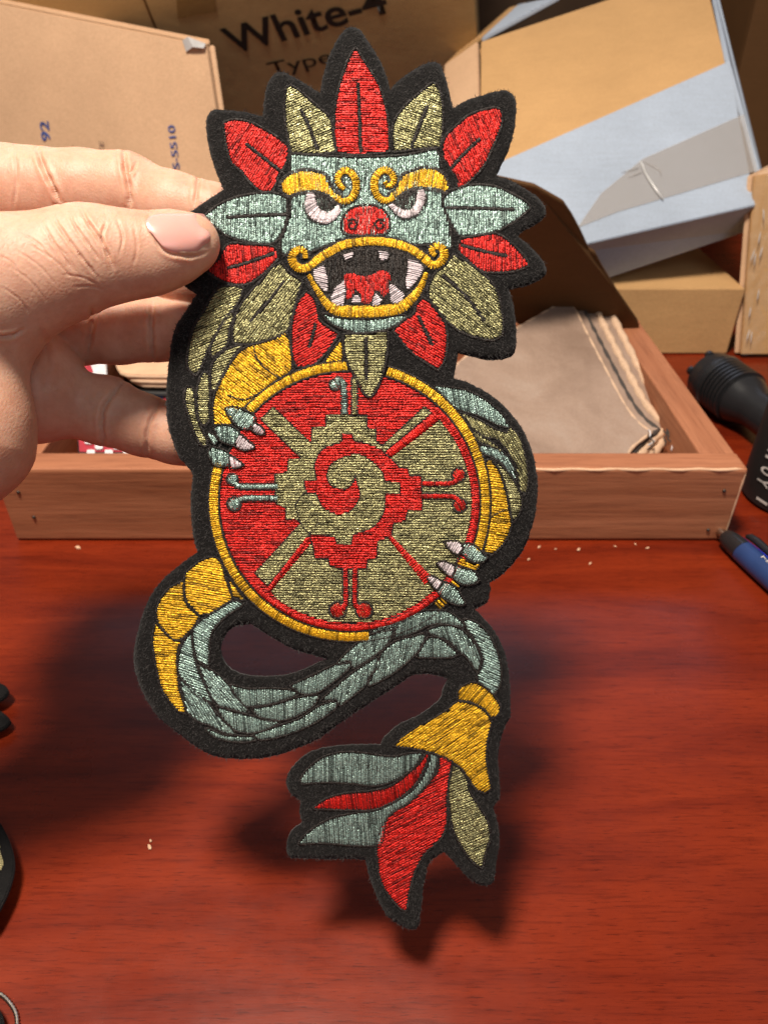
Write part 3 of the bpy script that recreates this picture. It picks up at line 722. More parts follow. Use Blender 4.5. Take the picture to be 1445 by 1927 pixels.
def felt():
    bnd = [tuple(p) for p in felt_o] + [tuple(p) for p in felt_h]
    n1, n2 = len(felt_o), len(felt_h)
    ed = [(i, (i + 1) % n1) for i in range(n1)] + [(n1 + i, n1 + (i + 1) % n2) for i in range(n2)]
    gx, gy = np.meshgrid(np.arange(250, 1035, 11.), np.arange(45, 1772, 11.)); gx = gx.ravel() + rng.uniform(-2, 2, gx.size); gy = gy.ravel() + rng.uniform(-2, 2, gy.size)
    m = inside(felt_o, gx, gy) & ~inside(felt_h, gx, gy); gx, gy = gx[m], gy[m]
    B = np.array(bnd); ok = np.array([np.min((B[:, 0] - x) ** 2 + (B[:, 1] - y) ** 2) > 30 for x, y in zip(gx, gy)])
    pts = bnd + list(zip(gx[ok], gy[ok]))
    r = delaunay_2d_cdt([Vector(p) for p in pts], ed, [], 0, 1e-4)
    V2 = np.array([tuple(v) for v in r[0]]); T = np.array(r[2])
    c = V2[T].mean(1); T = T[inside(felt_o, c[:, 0], c[:, 1]) & ~inside(felt_h, c[:, 0], c[:, 1])]
    n = len(V2)
    top = to_local(V2, 0); bot = to_local(V2, -THK)
    from collections import Counter
    e = Counter()
    for t in T:
        for i in range(3): e[(t[i], t[(i + 1) % 3])] += 1
    rim = [(a, b) for (a, b) in e if (b, a) not in e]
    # soft rounded rim
    rimv = {v for ab in rim for v in ab}
    top[list(rimv), 2] -= .0005; bot[list(rimv), 2] += .0004
    a_, b_, c_ = top[T[0]]; 
    if np.cross(b_ - a_, c_ - a_)[2] < 0: T = T[:, ::-1]; rim = [(b, a) for a, b in rim]
    F_ = [tuple(t) for t in T] + [tuple(t[::-1] + n) for t in T] + [(b, a, a + n, b + n) for a, b in rim]
    return mesh('felt_backing', np.vstack([top, bot]), F_, M['felt'], patch, True)
felt_ob = felt()

# ---- head feathers
piece('feather', [(669, 91), (689, 123), (709, 156), (722, 193), (729, 232), (731, 266), (731, 286), (679, 292), (636, 290), (631, 249), (634, 199), (642, 159), (656, 116)], 'red', 0, rib=[(674, 156), (677, 220), (679, 290)])
piece('feather', [(540, 166), (547, 163), (566, 176), (596, 203), (619, 224), (625, 250), (631, 287), (593, 291), (550, 287), (543, 252), (538, 213)], 'khaki', -22, rib=[(566, 206), (584, 245), (599, 286)])
piece('feather', [(815, 153), (825, 163), (832, 199), (831, 246), (827, 275), (789, 279), (742, 286), (740, 252), (746, 226), (765, 199), (792, 173)], 'khaki', 18, rib=[(805, 196), (788, 240), (774, 279)])
piece('feather', [(421, 228), (437, 224), (467, 229), (500, 247), (532, 269), (542, 284), (536, 309), (522, 335), (513, 359), (495, 360), (475, 345), (455, 320), (435, 300), (425, 262)], 'red', -58, rib=[(462, 269), (500, 300), (534, 328)])
piece('feather', [(937, 197), (945, 205), (944, 229), (929, 267), (909, 309), (882, 340), (864, 353), (856, 330), (838, 299), (834, 279), (842, 254), (862, 234), (884, 214), (912, 202)], 'red', 68, rib=[(904, 257), (876, 285), (849, 316)])
piece('feather', [(385, 404), (410, 386), (442, 373), (485, 366), (517, 367), (538, 376), (539, 405), (532, 435), (519, 454), (500, 459), (460, 452), (430, 442), (410, 428), (395, 415)], 'mint', 90, rib=[(427, 408), (480, 406), (538, 406)])
piece('feather', [(839, 370), (864, 356), (892, 349), (929, 350), (961, 362), (989, 377), (998, 387), (979, 405), (954, 422), (929, 435), (894, 443), (866, 444), (854, 430), (843, 407), (837, 390)], 'mint', 90, rib=[(840, 393), (905, 392), (969, 392)])
piece('feather', [(389, 507), (412, 487), (425, 465), (440, 459), (472, 463), (514, 468), (523, 487), (514, 497), (490, 519), (465, 533), (435, 532), (410, 522)], 'red', 84, rib=[(430, 504), (475, 492), (517, 478)])
piece('feather', [(867, 453), (894, 447), (934, 442), (961, 459), (986, 484), (993, 499), (966, 509), (929, 512), (904, 509), (879, 489), (863, 472)], 'red', 92, rib=[(868, 464), (915, 475), (954, 482)])
piece('feather', [(530, 498), (544, 517), (568, 533), (558, 565), (547, 605), (539, 625), (512, 637), (474, 646), (441, 645), (440, 622), (448, 590), (465, 562), (495, 529), (514, 508)], 'khaki', -52, rib=[(536, 531), (503, 572), (472, 605)])
piece('feather', [(852, 484), (879, 499), (912, 524), (932, 549), (939, 577), (944, 610), (942, 632), (924, 640), (884, 632), (854, 617), (829, 592), (808, 563), (808, 542), (820, 519), (838, 503)], 'khaki', 38, rib=[(832, 522), (874, 559), (909, 605)])
piece('feather', [(578, 554), (592, 566), (598, 590), (601, 607), (621, 622), (636, 632), (621, 655), (596, 682), (575, 690), (561, 690), (555, 678), (551, 647), (553, 610), (562, 575)], 'red', -28, rib=[(596, 612), (588, 640), (584, 655)])
piece('feather', [(785, 576), (795, 567), (807, 575), (819, 590), (834, 612), (838, 635), (837, 660), (832, 682), (822, 697), (800, 682), (772, 662), (742, 625), (760, 608), (780, 595)], 'red', 30, rib=[(786, 598), (799, 625), (812, 652)])
CHIN_F = [(650, 634), (690, 633), (728, 629), (727, 660), (722, 690), (715, 715), (706, 735), (697, 747), (688, 742), (677, 722), (665, 700), (655, 680), (650, 655)]

# ---- face
face = piece('face', [(549, 293), (600, 298), (680, 301), (760, 296), (818, 282), (827, 300), (828, 345), (832, 390), (842, 420), (848, 466), (838, 470), (812, 462), (770, 462), (730, 450), (690, 447), (650, 452), (600, 470), (575, 478), (555, 470), (535, 482), (530, 462), (541, 430), (550, 400), (550, 370), (548, 320)], 'mint', 90, slen=15)
def black_bed(path, w, closed=False):
    satin(path, w, .55, closed, pitch=3.2, hh=.0003).build('outline', M['black'], face)
browL = [(531, 351), (536, 340), (549, 332), (565, 326), (582, 326), (600, 330), (613, 335), (616, 344), (622, 357), (632, 368), (642, 374), (641, 386), (627, 377), (612, 367), (595, 362), (576, 362), (557, 366), (545, 371), (534, 363)]
browR = [(843, 357), (839, 340), (830, 328), (815, 321), (797, 320), (780, 325), (765, 331), (756, 338), (752, 350), (743, 362), (734, 371), (735, 382), (752, 369), (767, 360), (785, 354), (802, 355), (821, 357), (838, 362)]
curlL = catmull([(636, 379), (646, 384), (658, 381), (668, 369), (671, 352), (667, 337), (659, 328), (649, 325), (640, 331), (636, 342), (640, 353), (648, 360)], False, 2)
curlR = catmull([(740, 376), (729, 382), (717, 380), (708, 369), (704, 353), (708, 336), (717, 326), (727, 324), (737, 331), (741, 342), (737, 352), (729, 355), (725, 348)], False, 2)
for b, c, an in ((browL, curlL, 84), (browR, curlR, 100)):
    black_bed(grow(catmull(b), 3), 9, True); black_bed(c, 20)
    o = piece('eyebrow', b, 'gold', an, face, 1.1, outline=0, slen=40, pitch=4)
    satin(c, [11, 12, 13, 14, 14, 14, 13, 13, 12, 11, 9], 1.5, pitch=3.6).build('curl', M['gold'], o)
def ribbon(outer, inner): return np.array(outer), np.array(inner)
def crescent(name, outer, inner, color, lay):
    a, b = catmull(outer, False, 3), catmull(inner, False, 3)
    def rs(p, k):
        d = np.concatenate([[0], np.cumsum(np.linalg.norm(np.diff(p, axis=0), axis=1))]); t = np.linspace(0, d[-1], k); return np.stack([np.interp(t, d, p[:, 0]), np.interp(t, d, p[:, 1])], 1)
    k = int(np.linalg.norm(np.diff(a, axis=0), axis=1).sum() / 3.6); a, b = rs(a, k), rs(b, k)
    st = Stitches()
    for p, q in zip(a, b): st.add(p + rng.uniform(-.8, .8, 2), q + rng.uniform(-1.5, 1.5, 2), 4.0, .00008 + lay * .00028, .0004)
    SHAPES.append(np.vstack([a, b[::-1]]))
    return st.build(name, M[color], face)
for pts in ([(579, 362), (600, 360), (618, 368), (632, 380), (646, 392), (640, 408), (630, 420), (615, 428), (600, 427), (584, 417), (573, 402), (572, 384)], [(798, 359), (780, 356), (764, 362), (750, 372), (734, 384), (730, 395), (744, 411), (758, 419), (773, 417), (789, 409), (799, 392), (803, 376)]):
    piece('pupil', pts, 'black', 90, face, .9, outline=0, pitch=3.6)
crescent('eye_white', [(579, 368), (575, 386), (577, 401), (586, 414), (602, 423), (617, 425), (632, 417), (642, 403)], [(593, 368), (595, 377), (597, 388), (605, 400), (615, 404), (626, 401), (633, 394), (636, 391)], 'white', 1.4)
crescent('eye_white', [(797, 362), (800, 375), (796, 390), (787, 405), (772, 413), (758, 415), (744, 407), (732, 394)], [(787, 363), (784, 374), (782, 385), (776, 395), (765, 400), (752, 396), (744, 391), (741, 389)], 'white', 1.4)
nose = piece('nose', [(645, 430), (650, 412), (662, 399), (690, 392), (716, 398), (728, 412), (731, 430), (724, 443), (700, 446), (670, 446), (650, 443)], 'red', 90, face, 1.0, pitch=4)
for cx_, sgn in ((663, 1), (715, -1)):
    sp = [(cx_ + sgn * r * math.cos(t), 428 + r * math.sin(t)) for t, r in ((-2.2, 11), (-1.2, 11), (-.2, 10), (.9, 9), (1.9, 8), (2.9, 6.5), (3.9, 5), (4.8, 3))]
    satin(catmull(sp, False, 2), 4.6, 1.9, pitch=2.6, hh=.0003).build('nostril', M['black'], nose)
MOUTH = [(590, 507), (610, 492), (640, 478), (690, 470), (740, 474), (775, 487), (801, 503), (797, 530), (786, 552), (765, 572), (740, 580), (690, 583), (640, 580), (618, 566), (603, 545)]
mouth = piece('mouth', MOUTH, 'black', 90, face, .6, outline=0, pitch=3.8)
piece('tongue', [(648, 520), (663, 518), (682, 524), (700, 521), (719, 513), (736, 522), (733, 538), (731, 556), (722, 563), (713, 553), (705, 551), (700, 572), (690, 577), (682, 574), (678, 557), (670, 550), (660, 566), (653, 566), (650, 545)], 'red', 90, face, 1.2, outline=0, pitch=4)
for tth, an in (([(590, 512), (611, 503), (615, 515), (618, 532), (618, 552), (610, 549), (600, 538), (593, 526)], 14), ([(651, 531), (651, 555), (647, 578), (632, 578), (623, 567), (627, 557), (635, 543)], -22), ([(671, 556), (679, 566), (680, 576), (662, 573), (665, 564)], 0), ([(708, 556), (720, 569), (711, 579), (700, 579), (703, 564)], -30), ([(732, 538), (744, 543), (761, 558), (755, 572), (741, 575), (734, 572)], -35), ([(767, 493), (780, 495), (790, 500), (797, 510), (787, 527), (777, 540), (765, 551), (763, 532), (766, 510)], 12), ([(645, 485), (667, 479), (661, 492), (652, 495)], -20), ([(712, 477), (727, 479), (732, 482), (730, 491), (719, 497), (714, 490)], 8)):
    piece('tooth', tth, 'white', an, face, 1.6, outline=3, pitch=3.6, slen=40)
lip = catmull([(594, 497), (610, 485), (630, 474), (650, 465), (690, 459), (730, 461), (765, 470), (788, 483), (803, 495)], False, 2)
cuL = catmull([(594, 497), (584, 505), (570, 509), (557, 503), (551, 490), (555, 478), (566, 473), (575, 478), (576, 489)], False, 2)
cuR = catmull([(801, 494), (812, 503), (824, 500), (834, 488), (833, 474), (823, 466), (813, 470), (811, 480), (818, 484)], False, 2)
for q, w in ((lip, 24), (cuL, 21), (cuR, 21)): black_bed(q, w)
lo = satin(lip, 16, 1.3, pitch=3.6).build('upper_lip', M['gold'], face)
for q in (cuL, cuR): satin(q, [14, 15, 16, 16, 15, 13, 9], 1.5, pitch=3.5).build('curl', M['gold'], lo)
SHAPES.append(np.vstack([lip + [0, -9], (lip + [0, 9])[::-1]]))
jaw = catmull([(583, 522), (598, 548), (614, 572), (634, 587), (665, 590), (690, 590), (720, 589), (750, 584), (772, 568), (790, 545), (801, 519)], False, 2)
black_bed(jaw, 26)
satin(jaw, [9, 11, 15, 20, 22, 22, 22, 21, 18, 12, 8], 1.3, pitch=3.7).build('lower_lip', M['gold'], face)
SHAPES.append(np.vstack([jaw + [0, -8], (jaw + [0, 12])[::-1]]))
piece('chin', [(610, 594), (640, 603), (700, 606), (755, 598), (762, 601), (745, 614), (715, 624), (680, 629), (645, 620), (622, 608)], 'mint', 90, face, .5, slen=30)

# ---- disc
def circ(r, a0=0, a1=360, k=120, c=(656.5, 946), ry=1.): return [(c[0] + r * math.cos(math.radians(t)), c[1] + ry * r * math.sin(math.radians(t))) for t in np.linspace(a0, a1, k)]
Z = lambda pts: [(x / 2.676 + 390, y / 2.676 + 690) for x, y in pts]
FIELD = np.array(circ(243)[:-1])
KUL = np.array(Z([(525, 385), (530, 310), (600, 305), (600, 245), (805, 250), (805, 310), (850, 318), (850, 375), (880, 400), (1090, 205), (1125, 235), (905, 420), (700, 600), (525, 835), (300, 1110), (235, 1045), (470, 790), (440, 765), (395, 770), (395, 712), (345, 690), (340, 545), (405, 530), (410, 470), (475, 462), (270, 265), (335, 205)]))
KLR = np.array(Z([(700, 700), (930, 452), (1160, 278)]) + circ(229, -44, 128, 80) + Z([(318, 1136), (528, 885)]))
RLR = np.array([(573, 914), (573, 905), (596, 903), (592, 877), (599, 854), (614, 841), (633, 836), (644, 832), (644, 819), (663, 817), (667, 830), (689, 834), (719, 847), (728, 857), (740, 867), (752, 880), (767, 881), (770, 895), (792, 895), (794, 959), (767, 959), (762, 979), (740, 984), (737, 1007), (710, 1019), (710, 1049), (692, 1052), (690, 1071), (639, 1071), (619, 1064), (619, 1054), (592, 1051), (589, 1027), (582, 1004), (600, 985), (590, 950), (577, 925)], float)
KSP = catmull([(669, 892), (664, 910), (649, 921), (626, 915), (617, 902), (617, 888), (626, 872), (649, 860), (671, 855), (685, 859), (705, 872), (720, 890), (724, 906), (752, 908), (752, 928), (725, 928), (723, 959), (713, 979), (700, 992), (685, 999), (664, 1006), (661, 1025), (634, 1024), (631, 1010), (604, 1007), (582, 1003), (566, 985), (556, 950), (572, 928), (594, 927), (600, 940), (606, 952), (621, 963), (639, 968), (659, 962), (674, 944), (678, 927), (672, 907)], True, 3, 50)
chin_poly = catmull(CHIN_F)
SHAPES.append(FIELD)
disc = fill(FIELD, 0, 0, pitch=4.6, slen=21, minus=[KUL, KLR, RLR, KSP, chin_poly]).build('disc', M['red'], patch)
fill(KUL, 0, .2, pitch=4.6, slen=17, minus=[RLR, KSP, chin_poly]).build('stepped_glyph', M['khaki'], disc)
fill(KLR, 0, .1, pitch=4.6, slen=17, minus=[RLR, KSP, KUL]).build('lower_field', M['khaki'], disc)
fill(RLR, 0, .5, pitch=4.6, slen=19, minus=[KSP]).build('stepped_glyph', M['red'], disc)
fill(KSP, 0, .6, pitch=4.6, slen=17).build('spiral', M['khaki'], disc)
for q, l in ((KUL, .25), (RLR, .55), (KSP, .65)): satin(q, 2.6, l, True, pitch=2.8, hh=.00022).build('outline', M['black'], disc)
satin(np.array(Z([(918, 437), (1148, 254)])), 14, .7, pitch=4).build('bar', M['red'], disc)
satin(np.array(Z([(505, 868), (305, 1128)])), 8, .7, pitch=4).build('bar', M['red'], disc)
satin(np.array([(734, 1010), (805, 1091)]), [8, 20], .8, pitch=4.4).build('bar', M['red'], disc)
# paired stems with rounded ends
def stem(p, color, knob, r=8.5):
    satin(catmull(p, False, 2), 15, .75, pitch=3, hh=.0002).build('outline', M['black'], disc)
    o = satin(catmull(p, False, 2), 8.5, 1.2, pitch=3.4).build('stem', M[color], disc)
    kb = np.array([(knob[0] + r * math.cos(t), knob[1] + r * math.sin(t)) for t in np.linspace(0, 6.0, 16)])
    satin(grow(kb, 2), 5, .9, True, pitch=2.8, hh=.0002).build('outline', M['black'], disc)
    fill(kb, 60, 1.4, pitch=3.4, slen=40).build('knob', M[color], o)
stem([(634, 716), (645, 718), (648, 730), (649, 779)], 'mint', (632, 725)); stem([(668, 722), (668, 779)], 'khaki', (669, 718), 5)
stem([(440, 896), (440, 910), (452, 916), (521, 916)], 'mint', (437, 902)); stem([(440, 950), (452, 940), (468, 938), (521, 938)], 'mint', (440, 949), 11)
stem([(795, 909), (845, 909), (857, 903), (862, 893)], 'red', (861, 893), 11); stem([(795, 933), (848, 933), (860, 940), (864, 948)], 'red', (863, 950), 11)
stem([(650, 1071), (650, 1136), (642, 1147)], 'red', (635, 1150), 14); stem([(668, 1071), (668, 1136), (676, 1147)], 'red', (685, 1150), 14)
satin(np.array(circ(239, -47, 137, 160)), 9, .7, pitch=4).build('inner_ring', M['red'], disc)
satin(np.array(circ(239, -152, -138, 20)), 9, .7, pitch=4).build('inner_ring', M['red'], disc)
ring_all = np.array(circ(263)[:-1]); SHAPES.append(np.array(circ(265)[:-1]))
for rr in (245.5, 265): satin(np.array(circ(rr)[:-1]), 4.5, .1, True, pitch=3, hh=.0003).build('outline', M['black'], disc)
gaps = ((-95, -73), (174, 219), (26, 45), (49, 83))          # chin feather, claws, claws, tail cross over the rim
rim_st = Stitches()
for a0, a1 in ((-73, 20), (82, 197.5), (223, 269), (46, 49)):
    satin(np.array(circ(255.5, a0, a1, 200)), 17, .4, pitch=4.1, st=rim_st)
rim = rim_st.build('disc_rim', M['gold'], disc)

# ---- claws
def toe(tp_, cp_, a1, a2, col='khaki'):
    o = piece('toe', tp_, col, a1, lay=1.9, outline=4, slen=40, pitch=4)
    piece('claw', cp_, 'white', a2, o, 2.1, outline=3.5, slen=40, pitch=3.8)
toe([(426, 770), (436, 767), (449, 769), (460, 774), (474, 780), (480, 789), (476, 801), (470, 806), (458, 806), (445, 798), (434, 785)], [(481, 797), (489, 802), (498, 811), (497, 817), (487, 816), (476, 809)], -55, -55, 'mint')
toe([(404, 806), (415, 801), (428, 802), (442, 807), (449, 816), (448, 827), (439, 837), (426, 833), (414, 826)], [(452, 817), (463, 827), (479, 841), (470, 845), (458, 846), (443, 839)], 86, -62, 'mint')
toe([(398, 842), (412, 846), (424, 850), (430, 857), (430, 874), (420, 877), (404, 874), (398, 865), (394, 854)], [(434, 858), (443, 864), (458, 875), (449, 878), (433, 880)], 86, 80, 'mint')
toe([(872, 1024), (880, 1022), (892, 1027), (904, 1039), (914, 1047), (904, 1056), (889, 1054), (870, 1040)], [(835, 1018), (844, 1017), (859, 1018), (867, 1026), (867, 1034), (861, 1041), (853, 1038), (841, 1026)], -55, -60, 'mint')
toe([(857, 1063), (873, 1070), (890, 1074), (899, 1091), (894, 1095), (869, 1097), (852, 1084)], [(822, 1058), (834, 1056), (847, 1060), (854, 1064), (849, 1084), (838, 1075), (826, 1064)], -65, -60, 'mint')
toe([(835, 1095), (846, 1099), (859, 1109), (873, 1135), (861, 1136), (842, 1128), (824, 1112)], [(804, 1085), (813, 1084), (825, 1090), (832, 1095), (820, 1107), (811, 1096)], -58, -55, 'mint')
piece('toe', [(391, 815), (400, 818), (409, 830), (404, 836), (396, 828)], 'mint', 60, lay=1.7, outline=3)
piece('belly_plate', [(859, 1057), (866, 1049), (887, 1059), (902, 1061), (892, 1073), (880, 1069)], 'gold', 20, lay=1.6, outline=3)
piece('belly_plate', [(846, 1091), (850, 1090), (865, 1102), (861, 1105)], 'gold', 40, lay=1.6, outline=0)
piece('feather', CHIN_F, 'khaki', 0, lay=1.4, rib=[(689, 640), (690, 680), (690, 716)])

# ---- body
def seam(parent, p, w=4, lay=.6): satin(catmull(p, False, 2), w, lay, pitch=3, hh=.0003).build('seam', M['black'], parent)
for pts, an in (([(415, 542), (440, 540), (457, 543), (448, 566), (430, 592), (405, 627), (388, 660), (378, 686), (368, 705), (355, 690), (355, 660), (365, 617), (385, 585), (398, 560)], -24), ([(436, 588), (438, 600), (430, 617), (428, 640), (422, 652), (400, 670), (397, 657), (410, 627), (425, 600)], -22), ([(454, 652), (442, 665), (425, 695), (412, 719), (405, 734), (398, 732), (398, 709), (402, 685), (417, 667), (434, 657)], -18), ([(385, 702), (392, 709), (393, 734), (392, 759), (392, 789), (385, 799), (377, 794), (373, 772), (372, 739), (377, 714)], 0), ([(352, 729), (362, 732), (365, 754), (367, 779), (375, 804), (387, 829), (387, 838), (377, 834), (365, 809), (355, 779), (348, 749)], 12)):
    piece('body_stripe', pts, 'khaki', an, outline=5, slen=30, pitch=4.2)
b1 = piece('belly_plate', [(537, 628), (544, 640), (549, 672), (549, 699), (525, 713), (496, 733), (467, 760), (450, 775), (440, 790), (430, 800), (403, 797), (402, 767), (407, 739), (417, 714), (435, 685), (454, 662), (474, 652), (512, 642)], 'gold', 38, outline=4.5)
seam(b1, [(479, 652), (482, 670), (496, 690), (515, 704), (529, 714)]); seam(b1, [(430, 744), (445, 750), (462, 752), (482, 744)])
piece('belly_plate', [(644, 643), (645, 682), (612, 684), (623, 667)], 'gold', 30, outline=4)
for pts, an, c in (([(817, 729), (844, 732), (874, 737), (909, 754), (939, 779), (955, 804), (934, 799), (904, 784), (872, 774), (854, 767), (834, 747)], 80, 'mint'), ([(867, 779), (899, 792), (929, 809), (952, 816), (958, 804), (974, 824), (983, 850), (989, 880), (991, 905), (986, 930), (977, 918), (971, 882), (954, 850), (932, 825), (909, 822), (884, 802)], 60, 'khaki'), ([(889, 811), (909, 824), (934, 842), (949, 857), (932, 845), (909, 835), (894, 826)], 70, 'khaki'), ([(900, 839), (924, 842), (948, 856), (963, 879), (969, 902), (958, 890), (942, 870), (919, 857), (905, 852)], 60, 'mint'), ([(930, 868), (949, 886), (968, 912), (979, 940), (976, 962), (964, 981), (957, 957), (952, 925), (943, 895)], 5, 'khaki')):
    piece('body_stripe', pts, c, an, outline=3.2, slen=26, pitch=4.2)
b2 = piece('belly_plate', [(912, 868), (922, 866), (937, 890), (947, 920), (955, 955), (959, 989), (946, 1019), (924, 1042), (910, 1035), (917, 1004), (922, 964), (922, 927), (917, 890)], 'gold', 8, outline=4.5)
seam(b2, [(922, 972), (940, 962), (957, 955)])
for pts, an in (([(402, 1052), (379, 1057), (350, 1080), (347, 1102), (350, 1132), (374, 1158), (399, 1153), (434, 1129), (424, 1100), (413, 1062)], 10), ([(342, 1097), (315, 1112), (297, 1140), (294, 1167), (307, 1189), (325, 1205), (340, 1203), (366, 1174), (371, 1164), (346, 1137)], 6), ([(290, 1177), (286, 1209), (290, 1244), (297, 1284), (307, 1310), (330, 1339), (346, 1347), (340, 1325), (332, 1295), (329, 1250), (331, 1222), (339, 1210), (322, 1208), (302, 1190)], 4), ([(429, 1092), (457, 1131), (437, 1126)], 10)):
    piece('belly_plate', pts, 'gold', an, outline=4, slen=24)
TAIL = [([(454, 1140), (437, 1135), (414, 1147), (394, 1160), (374, 1174), (362, 1189), (362, 1214), (370, 1244), (389, 1258), (389, 1232), (392, 1199), (404, 1179), (424, 1160), (447, 1145)], 30), ([(357, 1194), (340, 1219), (334, 1244), (334, 1269), (347, 1289), (369, 1312), (399, 1328), (384, 1300), (369, 1267), (361, 1237), (358, 1209)], 20), ([(373, 1258), (399, 1270), (424, 1292), (440, 1317), (458, 1338), (464, 1348), (429, 1338), (402, 1328), (388, 1300)], 48), ([(337, 1285), (343, 1315), (350, 1343), (370, 1361), (395, 1371), (420, 1384), (438, 1387), (430, 1375), (405, 1352), (385, 1325), (360, 1302)], 60), ([(405, 1336), (430, 1345), (470, 1355), (500, 1362), (524, 1366), (500, 1378), (470, 1385), (445, 1381), (425, 1367)], 84), ([(385, 1377), (420, 1391), (445, 1393), (470, 1394), (482, 1397), (460, 1402), (430, 1400), (400, 1391)], 80), ([(432, 1295), (464, 1303), (514, 1303), (549, 1307), (558, 1313), (514, 1328), (470, 1334), (456, 1332), (440, 1312)], 88), ([(472, 1341), (514, 1334), (562, 1320), (597, 1316), (589, 1332), (559, 1352), (521, 1362), (489, 1357)], 92), ([(474, 1391), (521, 1375), (564, 1360), (597, 1338), (630, 1327), (629, 1339), (601, 1360), (564, 1379), (526, 1392), (489, 1398)], 96), ([(546, 1297), (599, 1272), (630, 1257), (655, 1249), (658, 1257), (648, 1269), (600, 1306), (570, 1311), (556, 1304)], 98), ([(634, 1254), (662, 1224), (700, 1197), (738, 1183), (734, 1204), (709, 1232), (664, 1262), (660, 1248)], 100), ([(604, 1325), (655, 1279), (709, 1241), (713, 1254), (694, 1276), (684, 1296), (639, 1334), (632, 1321)], 100), ([(719, 1234), (741, 1212), (774, 1201), (796, 1194), (797, 1205), (777, 1236), (737, 1271), (694, 1295), (707, 1264)], 100), ([(697, 1194), (725, 1173), (774, 1155), (812, 1150), (842, 1152), (868, 1171), (871, 1179), (837, 1173), (809, 1175), (774, 1192), (741, 1201), (748, 1182)], 95), ([(808, 1185), (837, 1178), (867, 1186), (893, 1215), (903, 1242), (899, 1266), (880, 1238), (865, 1226), (845, 1206), (810, 1192)], 70), ([(807, 1201), (829, 1204), (848, 1220), (862, 1232), (848, 1237), (786, 1238), (798, 1215)], 90), ([(873, 1166), (894, 1172), (916, 1192), (931, 1220), (941, 1254), (941, 1287), (931, 1308), (901, 1282), (903, 1264), (910, 1244), (898, 1210), (878, 1181)], 25)]
for i, (pts, an) in enumerate(TAIL):
    piece('tail_scale', pts, 'mint', an, outline=4, slen=26, pitch=4.3)
piece('tail_cuff', [(864, 1304), (877, 1292), (894, 1288), (916, 1299), (939, 1327), (939, 1344), (927, 1354), (914, 1338), (891, 1324), (863, 1319)], 'gold', -52, outline=4, slen=40, pitch=4)
piece('tail_bell', [(859, 1326), (886, 1328), (909, 1340), (923, 1358), (924, 1367), (917, 1400), (916, 1443), (922, 1474), (925, 1490), (913, 1499), (897, 1490), (882, 1468), (866, 1449), (841, 1434), (810, 1421), (779, 1415), (742, 1411), (773, 1384), (810, 1362), (845, 1340)], 'gold', -36, outline=4, slen=26)
piece('tail_feather', [(793, 1425), (767, 1428), (736, 1434), (686, 1428), (648, 1426), (611, 1434), (583, 1453), (566, 1474), (567, 1484), (608, 1481), (664, 1484), (704, 1488), (742, 1477), (773, 1456), (788, 1437)], 'mint', 90, outline=4, slen=34)
piece('tail_feather', [(804, 1426), (788, 1449), (760, 1474), (732, 1493), (698, 1501), (648, 1506), (614, 1515), (588, 1532), (633, 1534), (661, 1535), (704, 1534), (742, 1518), (779, 1487), (798, 1453), (807, 1430)], 'red', 82, outline=4, slen=40)
piece('tail_feather', [(812, 1426), (824, 1429), (820, 1453), (798, 1493), (764, 1524), (729, 1549), (717, 1597), (711, 1603), (667, 1603), (608, 1597), (561, 1598), (583, 1575), (623, 1553), (667, 1544), (704, 1539), (729, 1528), (760, 1512), (788, 1487), (807, 1449)], 'mint', 86, outline=4, slen=34)
piece('tail_feather', [(829, 1429), (851, 1440), (845, 1474), (841, 1518), (841, 1560), (829, 1590), (798, 1621), (779, 1659), (770, 1693), (765, 1729), (754, 1724), (732, 1699), (717, 1668), (711, 1631), (711, 1600), (723, 1562), (748, 1537), (779, 1516), (810, 1481), (826, 1460)], 'red', -28, outline=4, slen=30)
piece('tail_feather', [(854, 1449), (866, 1453), (879, 1474), (885, 1499), (904, 1530), (919, 1558), (924, 1590), (919, 1600), (913, 1625), (910, 1645), (891, 1631), (869, 1600), (854, 1565), (848, 1525), (847, 1487)], 'khaki', -24, outline=4, slen=24)

